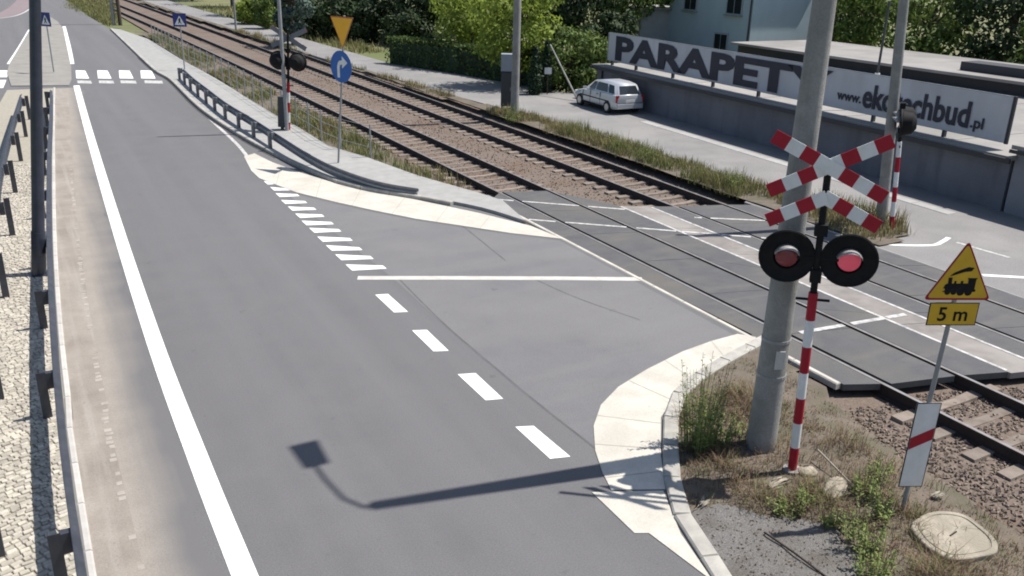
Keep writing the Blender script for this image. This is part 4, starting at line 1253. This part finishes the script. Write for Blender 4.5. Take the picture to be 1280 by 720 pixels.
# second flat-roofed shed behind the garage
t = thing('rear_shed', (35.2, 17.0, 0), 'second flat roofed shed behind the garage, its roof edge a dark band', 'shed')
b = MB(); b.box((3.0, 10.5, 1.0), (6.0, 21.0, 2.1)); b.build('wall', FASCIA, t)
b = MB(); b.box((2.9, 10.5, 2.10), (6.6, 21.4, 0.12)); b.build('roof', ROOFM, t)
b = MB(); b.box((1.4, 6.0, 2.35), (1.2, 4.0, 0.35)); b.build('skylight', FASCIA, t)

# ------------------------------------------------------------------ house behind
hv, hu = 40.9, 43.2
t = thing('house', (hv, hu, 0), 'pale blue rendered house rising behind the garage roof', 'house')
HHT = 7.0
b = MB(); b.box((3.0, 4.1, HHT / 2), (6.0, 8.2, HHT)); b.build('wall', HOUSE, t)
rf = MB().add([(-.5, -.5, HHT), (6.5, -.5, HHT), (6.5, 8.7, HHT), (-.5, 8.7, HHT), (3, -.5, HHT + 2.6), (3, 8.7, HHT + 2.6)], [(0, 1, 4), (2, 3, 5), (1, 2, 5, 4), (3, 0, 4, 5), (0, 3, 2, 1)]).build('roof', TILE, t)
b = MB(); b.box((4.2, 6, HHT + 2.2), (0.6, 0.6, 1.8)); b.build('chimney', TILE, rf)
def window(x, y, z, w, h, side):
    f = MB()
    if side == 'x':
        f.box((x - .02, y, z), (0.08, w + .16, h + .16)); o = f.build('window', mat('frame_grey', (0.30, 0.33, 0.36), 0.6), t)
        for sy in (-1, 1):
            b = MB(); b.box((x - .05, y + sy * w / 4, z), (0.04, w / 2 - .06, h - .04)); b.build('pane', GLASS, o)
        b = MB(); b.box((x - .10, y, z - h / 2 - .10), (0.22, w + .3, 0.05)); b.build('sill', GREYP, o)
    else:
        f.box((x, y - .02, z), (w + .16, 0.08, h + .16)); o = f.build('window', mat('frame_grey', (0.30, 0.33, 0.36), 0.6), t)
        for sx in (-1, 1):
            b = MB(); b.box((x + sx * w / 4, y - .05, z), (w / 2 - .06, 0.04, h - .04)); b.build('pane', GLASS, o)
window(0, 5.95, 3.85, 1.2, 1.35, 'x')
window(0, 1.65, 3.85, 1.35, 1.35, 'x')
window(0, 2.6, 1.25, 1.2, 1.2, 'x')
b = MB(); b.cyl((-.07, 0.12, 0), (-.07, 0.12, HHT), 0.06, 0.06, 8); b.build('downpipe', CABD, t)
# low outhouse left of it
t = thing('outhouse', (38.5, 51.6, 0), 'low pale outhouse with dark doors left of the blue house', 'outbuilding')
b = MB(); b.box((2, 2.0, 1.5), (4, 4.4, 3.0)); b.build('wall', mat('outhouse_render', (0.36, 0.36, 0.36), 0.9, (0.30, 0.30, 0.30), 2), t)
b = MB(); b.box((2, 2.0, 3.06), (4.6, 4.9, 0.14)); b.build('roof', ROOFM, t)
for yy in (0.9, 3.0):
    b = MB(); b.box((-.02, yy, 1.1), (0.06, 1.1, 2.0)); b.build('door', CABD, t)

# ------------------------------------------------------------------ parked car
def car(loc, rz, sc, label):
    t = thing('parked_car', loc, label, 'car', None, rz)
    t.scale = (sc, sc, sc)
    # stations along +y (front): y, half width, z bottom, z belt
    S = [(-2.00, .66, .36, .78), (-1.97, .76, .27, .90), (-1.80, .82, .24, .95), (-1.2, .84, .22, .95), (-.4, .845, .21, .94), (.5, .84, .21, .92), (1.0, .835, .22, .88), (1.55, .80, .24, .76), (1.88, .74, .28, .66), (1.97, .60, .36, .56)]
    vs, fs = [], []
    for y, w, zb, zt in S:
        prof = [(-w * .92, zb), (-w, zb + .10), (-w * 1.0, (zb + zt) / 2 + .06), (-w * .955, zt - .05), (-w * .86, zt), (w * .86, zt), (w * .955, zt - .05), (w, (zb + zt) / 2 + .06), (w, zb + .10), (w * .92, zb)]
        vs += [(x, y, z) for x, z in prof]
    k = 10
    for i in range(len(S) - 1):
        for j in range(k):
            jj = (j + 1) % k
            fs.append((i * k + j, (i + 1) * k + j, (i + 1) * k + jj, i * k + jj))
    fs += [tuple(range(k)), tuple(reversed(range((len(S) - 1) * k, len(S) * k)))]
    b = MB(); b.add(vs, fs); b.build('body', CARP, t, auto=38)
    # cabin: bottom ring at belt, top ring at roof
    def cab(ys, ws, z0_, z1_, yt, wt):
        pass
    Cb = [(-1.93, .70), (-1.2, .765), (0.0, .765), (1.02, .70)]
    Ct = [(-1.62, .56), (-1.0, .615), (-0.1, .615), (0.28, .575)]
    zb_, zt_ = .90, 1.43
    vs = []
    for (y, w) in Cb:
        vs += [(-w, y, zb_), (w, y, zb_)]
    for i, (y, w) in enumerate(Ct):
        z = zt_ - (0.05 if i in (0, 3) else 0)
        vs += [(-w, y, z), (w, y, z)]
    fs = []
    for i in range(3):
        fs.append((2 * i, 2 * i + 2, 8 + 2 * i + 2, 8 + 2 * i))
        fs.append((2 * i + 1, 8 + 2 * i + 1, 8 + 2 * i + 3, 2 * i + 3))
        fs.append((8 + 2 * i, 8 + 2 * i + 2, 8 + 2 * i + 3, 8 + 2 * i + 1))
    fs += [(0, 8, 9, 1), (6, 7, 15, 14)]
    b = MB(); b.add(vs, fs)
    c = b.build('cabin', CARP, t)
    bm = bmesh.new(); bm.from_mesh(c.data); bmesh.ops.recalc_face_normals(bm, faces=bm.faces)
    bmesh.ops.bevel(bm, geom=[e for e in bm.edges if len(e.link_faces) == 2 and e.calc_face_angle(0) > .3], offset=.035, segments=2, affect='EDGES')
    for f in bm.faces:
        f.smooth = True
    bm.to_mesh(c.data); bm.free()
    def pane(name, q, off, M=GLASS, par=None):
        n_ = (Vector(q[1]) - Vector(q[0])).cross(Vector(q[2]) - Vector(q[1])).normalized()
        b = MB(); vs = [Vector(p) + n_ * off for p in q] + [Vector(p) - n_ * .005 for p in q]
        b.add(vs, [(0, 1, 2, 3), (0, 4, 5, 1), (1, 5, 6, 2), (2, 6, 7, 3), (3, 7, 4, 0)])
        return b.build(name, M, par or t)
    def lerp(a, c, f):
        return tuple(a[i] + (c[i] - a[i]) * f for i in range(3))
    def face_pane(name, bl, br, tr, tl, l, r, bo, to, off=.012, M=GLASS, par=None):
        def P_(u, v):
            return lerp(lerp(bl, br, u), lerp(tl, tr, u), v)
        return pane(name, [P_(l, bo), P_(r, bo), P_(r, to), P_(l, to)], off, M, par)
    for sx in (-1, 1):
        for i, (l, r) in enumerate(((.30, .93), (.05, .94), (.06, .66))):
            y0, w0 = Cb[i]; y1, w1 = Cb[i + 1]
            Y0, W0 = Ct[i]; Y1, W1 = Ct[i + 1]
            tz0 = zt_ - (.05 if i == 0 else 0); tz1 = zt_ - (.05 if i == 2 else 0)
            A, B, C, D = (sx * w0, y0, zb_), (sx * w1, y1, zb_), (sx * W1, Y1, tz1), (sx * W0, Y0, tz0)
            if sx > 0:
                face_pane('side_window', A, B, C, D, l, r, .12, .84, par=c)
            else:
                face_pane('side_window', B, A, D, C, 1 - r, 1 - l, .12, .84, par=c)
    face_pane('rear_window', (-.70, -1.93, zb_), (.70, -1.93, zb_), (.56, -1.62, zt_ - .05), (-.56, -1.62, zt_ - .05), .10, .90, .10, .84, par=c)
    face_pane('windscreen', (.70, 1.02, zb_), (-.70, 1.02, zb_), (-.575, .28, zt_ - .05), (.575, .28, zt_ - .05), .06, .94, .08, .92, par=c)
    for sx in (-1, 1):
        b = MB(); b.box((sx * .70, -1.945, .74), (.16, .08, .34)); b.build('tail_light', TAIL, t)
        b = MB(); b.box((sx * .60, 1.90, .60), (.26, .12, .13)); b.build('headlight', WHITE, t)
        b = MB(); b.box((sx * .90, .72, .97), (.16, .09, .11)); b.build('mirror', CARP, t)
        b = MB(); b.box((sx * .838, -.35, .80), (.02, .16, .03)); b.build('door_handle', BLACK, t)
    for sx in (-1, 1):
        for y_, z0_, h_ in ((-.62, .60, .60), (.28, .60, .60), (.98, .56, .54)):
            b = MB(); b.box((sx * .838, y_, z0_), (.022, .018, h_)); b.build('door_seam', BLACK, t)
        b = MB(); b.box((sx * .835, -.1, .27), (.05, 2.0, .09)); b.build('sill_trim', BLACK, t)
        b = MB(); b.box((sx * .848, -.1, .58), (.015, 2.6, .05)); b.build('rubbing_strip', BLACK, t)
    b = MB(); b.box((0, -1.985, .535), (1.40, .03, .03)); b.build('tailgate_seam', BLACK, t)
    b = MB(); b.box((0, -1.99, .40), (1.44, .10, .20)); b.build('rear_bumper', mat('bumper_grey', (0.40, 0.41, 0.43), 0.5), t)
    b = MB(); b.box((0, -2.0, .64), (.50, .03, .11)); b.build('number_plate', WHITE, t)
    for sx in (-1, 1):
        for y in (-1.28, 1.25):
            w = MB(); w.cyl((sx * .70, y, .29), (sx * .865, y, .29), .29, .29, 22); o = w.build('wheel', TYRE, t, auto=40)
            b = MB(); b.cyl((sx * .85, y, .29), (sx * .875, y, .29), .18, .17, 16); b.build('rim', RIM, o)
    return t
car((23.15, 32.95, 0.0), math.radians(-2), 0.90, 'small silver hatchback parked beside the end of the garage wall')

# ------------------------------------------------------------------ cabinet and small things across the tracks
cbp = G(633, 140)
t = thing('equipment_cabinet', (cbp.x, cbp.y, 0), 'tall dark equipment cabinet with grey upper box beside the concrete pole', 'cabinet', None, FACE)
b = MB(); b.box((0, 0, 0.98), (0.50, 0.42, 1.42)); b.build('lower_cabinet', CABD, t)
b = MB(); b.box((0.0, 0, 2.08), (0.54, 0.46, 0.70)); b.build('upper_box', CABG, t)
for sx in (-1, 1):
    b = MB(); b.box((sx * .2, 0, 0.13), (0.06, 0.3, 0.30)); b.build('leg', CABD, t)
b = MB(); b.box((0.15, -0.215, 1.0), (0.03, 0.03, 0.16)); b.build('handle', GREYP, t)
lp = G(684, 118)
t = thing('notice_plate', (lp.x, lp.y, 0), 'small white notice plate on a low stake before the dark shrubs', 'notice', None, FACE)
b = MB(); b.box((0, 0.02, 0.6), (0.05, 0.04, 1.2)); b.build('stake', BARK, t)
b = MB(); b.box((0, 0, 1.12), (0.34, 0.02, 0.30)); b.build('plate', WHITE, t)
p0, p1 = G(723, 127), Vector((G(700, 118).x - .3, G(700, 118).y + .6, 2.3))
t = thing('stay_pole', (p0.x, p0.y, 0), 'thin pale pole leaning against the dark shrubs left of the car', 'pole')
b = MB(); b.cyl((0, 0, 0), (p1.x - p0.x, p1.y - p0.y, p1.z), 0.045, 0.035, 8); b.build('pole', CPOLE, t)
nb = G(557, 47)
t = thing('notice_board', (nb.x, nb.y, 0), 'pale bluish notice board on two legs among the trees behind the hedge', 'notice board', None, FACE)
b = MB(); b.box((0, 0, 2.6), (1.9, 0.06, 1.9)); b.build('panel', mat('pale_blue_panel', (0.36, 0.40, 0.48), 0.7, (0.32, 0.36, 0.44), 3), t)
b = MB(); b.box((0, -0.05, 1.62), (2.0, 0.08, 0.10)); b.build('ledge', WHITE, t)
for sx in (-1, 1):
    b = MB(); b.box((sx * .7, 0.06, 0.8), (0.08, 0.08, 1.7)); b.build('leg', GREYP, t)

# ------------------------------------------------------------------ plants
def leaf_cloud(b, r, lobes, per, size, flat=0.0, shell=0.55, mi=0):
    for (cx, cy, cz, rx, ry, rz_) in lobes:
        for _ in range(per):
            while True:
                d = Vector((r.gauss(0, 1), r.gauss(0, 1), r.gauss(0, 1)))
                if d.length > 1e-3:
                    break
            d.normalize()
            k = shell + (1 - shell) * r.random() ** 0.5 if r.random() < .85 else r.random() * shell
            k *= r.uniform(.86, 1.14)
            p = Vector((cx + d.x * rx * k, cy + d.y * ry * k, cz + d.z * rz_ * k))
            nrm = (d + Vector((r.uniform(-.9, .9), r.uniform(-.9, .9), r.uniform(-.5, 1.0)))).normalized()
            s_ = size * r.uniform(.55, 1.3)
            t1 = nrm.orthogonal().normalized()
            t1 = (Matrix.Rotation(r.uniform(0, 6.28), 3, nrm) @ t1)
            t2 = nrm.cross(t1)
            b.add([p - t1 * s_, p - t2 * s_ * .42 + t1 * s_ * .1, p + t1 * s_, p + t2 * s_ * .42 - t1 * s_ * .1], [(0, 1, 2, 3)], mi)
def tree(base, h, rad, M, label, seed, crown0=0.25, lobes=13, per=330, size=0.16, trunk=0.14, name='broadleaf_tree', group='trees and shrubs beyond the railway', squash=1.0):
    r = random.Random(seed)
    t = thing(name, (base.x, base.y, -0.28), label, 'tree', group)
    b = MB()
    top = Vector((r.uniform(-.2, .2), r.uniform(-.2, .2), h * .75))
    pts = [Vector((0, 0, 0)), Vector((r.uniform(-.06, .06), r.uniform(-.06, .06), h * .25)), Vector((r.uniform(-.15, .15), r.uniform(-.15, .15), h * .5)), top]
    for i in range(3):
        b.cyl(pts[i], pts[i + 1], trunk * (1 - .27 * i), trunk * (1 - .27 * (i + 1)), 8)
    L = []
    zc = h * (crown0 + 1) / 2
    hz = h * (1 - crown0) / 2
    for i in range(lobes):
        a = 6.283 * i / lobes * 2.4 + r.uniform(-.4, .4)
        v = -1 + 2 * (i + .5) / lobes
        rr_ = math.sqrt(max(0.05, 1 - v * v)) * rad * r.uniform(.45, .78)
        c = (rr_ * math.cos(a), rr_ * math.sin(a), zc + v * hz * .78)
        s_ = rad * r.uniform(.34, .55)
        L.append((*c, s_, s_, s_ * r.uniform(.7, .95) * squash))
        st = pts[1].lerp(pts[3], r.uniform(.1, .9))
        b.cyl(st, Vector(c), trunk * .35, trunk * .08, 5, cap=False)
    b.build('trunk', BARK, t)
    c = MB()
    leaf_cloud(c, r, L, per, size)
    c.build('crown', M, t)
    return t
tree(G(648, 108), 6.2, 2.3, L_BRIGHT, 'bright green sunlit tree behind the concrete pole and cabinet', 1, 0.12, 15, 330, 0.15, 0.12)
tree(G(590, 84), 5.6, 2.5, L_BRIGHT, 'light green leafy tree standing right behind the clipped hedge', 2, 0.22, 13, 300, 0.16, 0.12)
tree(G(708, 112), 3.3, 1.5, L_MID, 'bushy green shrub left of the parked car', 3, 0.02, 12, 300, 0.11, 0.07, 'shrub')
tree(G(738, 112), 3.0, 1.4, L_MID, 'green shrub between the parked car and garage end', 4, 0.02, 12, 300, 0.11, 0.07, 'shrub')
tree(G(690, 108), 3.4, 1.3, L_DARK, 'dark shrub behind the small white notice plate', 5, 0.02, 10, 300, 0.12, 0.07, 'shrub')
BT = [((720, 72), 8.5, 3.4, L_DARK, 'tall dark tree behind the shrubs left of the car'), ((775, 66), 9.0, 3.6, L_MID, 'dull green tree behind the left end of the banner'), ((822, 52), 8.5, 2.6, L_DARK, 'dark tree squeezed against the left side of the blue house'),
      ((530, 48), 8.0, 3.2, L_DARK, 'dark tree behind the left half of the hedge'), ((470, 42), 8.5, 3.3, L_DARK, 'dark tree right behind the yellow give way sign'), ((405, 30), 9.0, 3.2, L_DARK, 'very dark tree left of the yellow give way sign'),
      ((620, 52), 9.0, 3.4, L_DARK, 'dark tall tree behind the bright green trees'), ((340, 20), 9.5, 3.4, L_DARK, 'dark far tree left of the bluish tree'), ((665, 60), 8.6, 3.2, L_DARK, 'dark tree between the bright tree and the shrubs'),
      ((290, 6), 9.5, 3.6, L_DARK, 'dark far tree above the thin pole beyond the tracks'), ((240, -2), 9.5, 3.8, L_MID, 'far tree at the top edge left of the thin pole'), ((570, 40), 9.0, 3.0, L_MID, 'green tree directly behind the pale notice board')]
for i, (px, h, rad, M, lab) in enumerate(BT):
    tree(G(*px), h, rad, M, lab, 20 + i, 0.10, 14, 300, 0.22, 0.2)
for i, (px, h, lab) in enumerate((((385, 44), 3.2, 'dark bush beyond the tracks right of the bluish tree'), ((425, 46), 3.0, 'dark bush directly left of the yellow give way sign'), ((458, 48), 3.2, 'dark bush between the yellow sign and the hedge'), ((508, 52), 2.6, 'low dark bush behind the left end of the hedge'), ((600, 62), 3.2, 'dark bush behind the middle of the hedge'), ((340, 30), 3.0, 'dark bush below the far tree left of the bluish tree'), ((760, 78), 3.4, 'dark bush behind the left banner end'))):
    tree(G(*px), h, 2.0, L_DARK, lab, 140 + i, 0.0, 11, 280, 0.19, 0.08, 'shrub')
RT = [((48.5, 40.5), 7.5, 3.0, L_MID, 'leafy tree right of the blue house, behind the thick concrete pole'), ((47.2, 35.0), 7.0, 3.0, L_MID, 'leafy tree behind the sheds above the slim mast'), ((47.8, 30.5), 7.6, 3.0, L_DARK, 'dark leafy tree behind the sheds, right of the grey pole'),
      ((46.0, 26.0), 6.6, 2.8, L_MID, 'green tree behind the dark edge of the rear shed'), ((46.5, 21.5), 7.0, 3.0, L_DARK, 'dark tree above the right end of the banner'), ((45.0, 17.0), 6.8, 2.9, L_MID, 'tree at the top right picture corner'), ((51, 45.5), 8.5, 3.2, L_DARK, 'tall dark tree behind the right face of the blue house')]
for i, (pv, h, rad, M, lab) in enumerate(RT):
    tree(Vector((pv[0], pv[1], 0)), h, rad, M, lab, 60 + i, 0.06, 14, 300, 0.20, 0.2)
tree(G(366, 56), 5.4, 1.35, L_TEAL, 'bluish grey-green tree beyond the tracks behind the far signal', 90, 0.15, 14, 300, 0.14, 0.12)
tree(G(332, 36), 3.2, 1.1, L_MID, 'low green bush left of the bluish tree beyond the tracks', 91, 0.05, 9, 260, 0.13, 0.07, 'shrub')
tree(G(310, 30), 2.6, 1.3, L_BRIGHT, 'yellow-green bush on the grass beyond the far track', 92, 0.05, 9, 240, 0.14, 0.07, 'shrub')
def thuja(base, h, rad, label, seed):
    r = random.Random(seed)
    t = thing('thuja', (base.x, base.y, -0.28), label, 'conifer', 'columnar conifers before the shrubs')
    b = MB(); b.cyl((0, 0, 0), (0, 0, h * .8), 0.05, 0.02, 6); b.build('trunk', BARK, t)
    c = MB()
    L = [(0, 0, h * f, rad * w, rad * w, h * .16) for f, w in ((.14, .85), (.3, 1), (.45, .95), (.6, .8), (.75, .6), (.88, .36))]
    leaf_cloud(c, r, L, 260, 0.08)
    c.build('crown', L_THUJA, t)
thuja(G(668, 118), 2.5, 0.42, 'dark slim columnar conifer left of the white notice plate', 1)
thuja(G(682, 115), 2.7, 0.42, 'dark slim columnar conifer right behind the white notice plate', 2)
# clipped hedge
h0, h1, h2 = G(487, 80), G(575, 94), G(700, 121)
t = thing('hedge', (h0.x, h0.y, 0), 'dark clipped hedge along the rear lane, sunlit on top', 'hedge')
hp = resample(catmull([Vector((19.55, 51.4, 0)), Vector((20.6, 48.6, 0)), Vector((21.7, 45.4, 0)), Vector((22.7, 41.6, 0)), Vector((23.1, 39.9, 0))], 5), 0.55)
c, k = MB(), MB()
r = random.Random(5)
for p in hp:
    for _ in range(420):
        x, y, z = r.uniform(-.1, 1.5), r.uniform(-.38, .38), r.uniform(-.25, 1.55)
        if 0.12 < x < 1.3 and z < 1.4 and r.random() < .7:
            z = 1.55 - abs(r.gauss(0, .09))
        q_ = Vector((p.x + x + .35 - h0.x, p.y + y - h0.y, z))
        n_ = Vector((r.uniform(-1, 1), r.uniform(-1, 1), r.uniform(-.6, 1.2))).normalized()
        t1 = n_.orthogonal().normalized(); t1 = Matrix.Rotation(r.uniform(0, 6.28), 3, n_) @ t1
        t2 = n_.cross(t1); s_ = .10 * r.uniform(.6, 1.3)
        c.add([q_ - t1 * s_, q_ - t2 * s_ * .5, q_ + t1 * s_, q_ + t2 * s_ * .5], [(0, 1, 2, 3)])
    k.cyl((p.x + 1.0 - h0.x, p.y - h0.y, -.28), (p.x + 1.0 - h0.x, p.y - h0.y, 1.2), .03, .02, 5)
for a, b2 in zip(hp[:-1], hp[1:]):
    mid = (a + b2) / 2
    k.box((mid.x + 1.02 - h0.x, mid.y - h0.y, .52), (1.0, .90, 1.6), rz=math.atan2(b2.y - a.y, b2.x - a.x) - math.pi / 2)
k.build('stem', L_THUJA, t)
c.build('foliage', L_HEDGE, t)

# grass and weeds -------------------------------------------------
def blades(b, r, x, y, z, n, h, spread, w=0.008, lean=0.5, mi=0):
    for _ in range(n):
        a = r.uniform(0, 6.283)
        px, py = x + r.gauss(0, spread), y + r.gauss(0, spread)
        hh = h * r.uniform(.5, 1.25)
        l = r.uniform(.1, lean) * hh
        dx, dy = math.cos(a), math.sin(a)
        wx, wy = -dy * w, dx * w
        mx, my = px + dx * l * .35, py + dy * l * .35
        b.add([(px - wx, py - wy, z - .02), (px + wx, py + wy, z - .02), (mx + wx * .8, my + wy * .8, z + hh * .55), (mx - wx * .8, my - wy * .8, z + hh * .55), (px + dx * l, py + dy * l, z + hh)],
              [(0, 1, 2, 3), (3, 2, 4)], mi)
r = random.Random(33)
# strip beyond the far track
g = MB()
for _ in range(9000):
    y = r.uniform(13.8, 75) if r.random() < .8 else r.uniform(13.8, 35)
    x = r.uniform(16.0, 19.6)
    if not inside((x, y), strip_poly):
        continue
    q_ = nz(x, y, .45)
    if q_ < -.25:
        continue
    dry = nz(x + 40, y, .35) > -0.12 or r.random() < .25
    blades(g, r, x, y, 0, 7, .30 if q_ < .25 else .5, .10, .011, .6, 1 if dry else 0)
o = g.build('verge_grass', [GR_GREEN, GR_STRAW], None, kind='stuff'); tag(o, 'tufts of green and straw coloured grass between the far track and the rear lane', 'grass')
# rough growth between pavement and near track
g = MB()
for _ in range(2600):
    y = r.uniform(22, 72); x = r.uniform(8.7, 11.0)
    if not inside((x, y), strip2):
        continue
    q_ = nz(x + 9, y, .5)
    if q_ < -.1 and r.random() < .8:
        continue
    blades(g, r, x, y, -.05, 7, .22 + .35 * max(0, q_), .10, .011, .6, 1 if nz(x, y + 30, .4) > .15 else 0)
o = g.build('trackside_weeds', [GR_GREEN, GR_STRAW], None, kind='stuff'); tag(o, 'patchy weeds along the railing beside the near track', 'weeds')
# field grass far left and around the trees
g = MB()
for _ in range(2600):
    px, py = r.uniform(85, 140), r.uniform(-6, 29)
    if py > 29 - (135 - px) * .35 - 2:
        continue
    p = G(px, py)
    blades(g, r, p.x, p.y, -.30, 5, .45, .3, .03, .6, 0 if r.random() < .7 else 1)
for _ in range(2600):
    px, py = r.uniform(200, 480), 0
    py = r.uniform(4, 62) 
    p = G(px, py)
    if not (16.6 < p.x < 23 and p.y > 52 and p.y < 110) or inside((p.x, p.y), lane_poly):
        continue
    blades(g, r, p.x, p.y, -.30, 5, .5, .3, .03, .6, 0 if r.random() < .55 else 1)
o = g.build('field_grass', [GR_GREEN, GR_STRAW], None, kind='stuff'); tag(o, 'pale field grass in the distance beside the road and lane', 'grass')
# dry grass and weeds at the near corner
RUB = [G(1043, 614), G(1010, 592), G(975, 606)]
g = MB()
def dens(x, y):
    return 0.5 + 0.5 * nz(x, y, 1.4)
for _ in range(9500):
    x, y = r.uniform(6.5, 10.6), r.uniform(3.6, 10.3)
    if not inside((x, y), verge_poly) or inside((x, y), grit_poly):
        continue
    d_ = dens(x, y)
    if (x - mc.x) ** 2 + (y - mc.y) ** 2 < .40 ** 2 and r.random() < .97:
        continue
    if any((x - q_.x) ** 2 + (y - q_.y) ** 2 < .22 ** 2 for q_ in RUB) and r.random() < .85:
        continue
    core = inside((x, y), G2([(850, 520), (905, 490), (950, 470), (1000, 520), (1090, 560), (1130, 620), (1290, 690), (1290, 760), (1100, 760), (1060, 660), (985, 650), (900, 620), (853, 600)]))
    if r.random() > (d_ * (1.0 if core else .32)):
        continue
    hh_ = (.06 + .26 * max(0, nz(x + 3, y, 2.1) + .30)) * (1 if core else .5)
    blades(g, r, x, y, verge_z(x, y), 6, hh_, .05, .0042, 1.9, 1 if r.random() < .80 else 0)
o = g.build('dry_grass', [GR_GREEN, GR_DRY], None, kind='stuff'); tag(o, 'straw coloured dry grass covering the near corner round the posts', 'grass')
# individual green weeds
def weed(base, h, n, spread, label, seed, M=WEEDM):
    rr = random.Random(seed)
    t = thing('weed', (base.x, base.y, verge_z(base.x, base.y) if base.y < 11 else 0), label, 'plant', 'green weeds at the near corner')
    b, l = MB(), MB()
    for _ in range(n):
        a = rr.uniform(0, 6.283); s0 = rr.uniform(0, spread)
        p0 = Vector((s0 * math.cos(a), s0 * math.sin(a), -.02))
        hh = h * rr.uniform(.55, 1.1)
        p1 = p0 + Vector((math.cos(a) * hh * .14 + rr.uniform(-.05, .05), math.sin(a) * hh * .14 + rr.uniform(-.05, .05), hh))
        b.cyl(p0, p1, .005, .002, 4, cap=False)
        for k in range(int(16 * hh / .6) + 3):
            f = rr.uniform(.08, 1)
            p = p0.lerp(p1, f)
            aa = rr.uniform(0, 6.283)
            d_ = Vector((math.cos(aa), math.sin(aa), rr.uniform(.1, .9))).normalized()
            L_ = .085 * rr.uniform(.5, 1.2) * (1.15 - .7 * f)
            sd = d_.cross(Vector((0, 0, 1))).normalized() * L_ * .2
            l.add([p, p + d_ * L_ * .5 + sd, p + d_ * L_, p + d_ * L_ * .5 - sd], [(0, 1, 2, 3)])
    b.build('stem', M, t)
    l.build('leaf', M, t, kind='stuff')
    return t
for i, (px, py, h, n, s_, lab) in enumerate(((872, 562, 1.3, 46, .22, 'tall green weed clump on the kerb left of the concrete pole'), (900, 556, .55, 18, .16, 'lower green weed right beside the tall clump near the pole'), (1080, 690, .60, 26, .22, 'green weed clump at the bottom between grit and manhole'),
                                      (1080, 622, .46, 20, .18, 'green weed growing behind the broken concrete slab'), (980, 640, .35, 22, .2, 'small green weed in front of the striped signal post'), (1100, 650, .55, 16, .15, 'green weed at the foot of the warning sign'),
                                      (1095, 600, .45, 14, .16, 'sparse weed left of the distance marker plate'), (1045, 660, .36, 16, .16, 'green weed on the edge of the grit below the broken slab'), (1092, 722, .5, 22, .2, 'green weed cut by the bottom picture edge'), (925, 545, .35, 12, .15, 'low weed at the left foot of the concrete pole'), (1010, 628, .3, 16, .16, 'small weed directly right of the striped post foot'))):
    weed(G(px, py), h, n, s_, lab, i)
for i, (px, py, lab) in enumerate(((812, 203, 'dark green weed tuft by the far rail, near the middle of the grass strip'), (915, 238, 'green weed tuft at the right end of the grass strip by the deck'), (640, 152, 'weeds round the foot of the concrete pole'), (770, 190, 'light green tall weeds beside the far rail'))):
    w = weed(G(px, py), .75, 34, .35, lab, 40 + i)
    w['group'] = 'green weeds on the far grass strip'
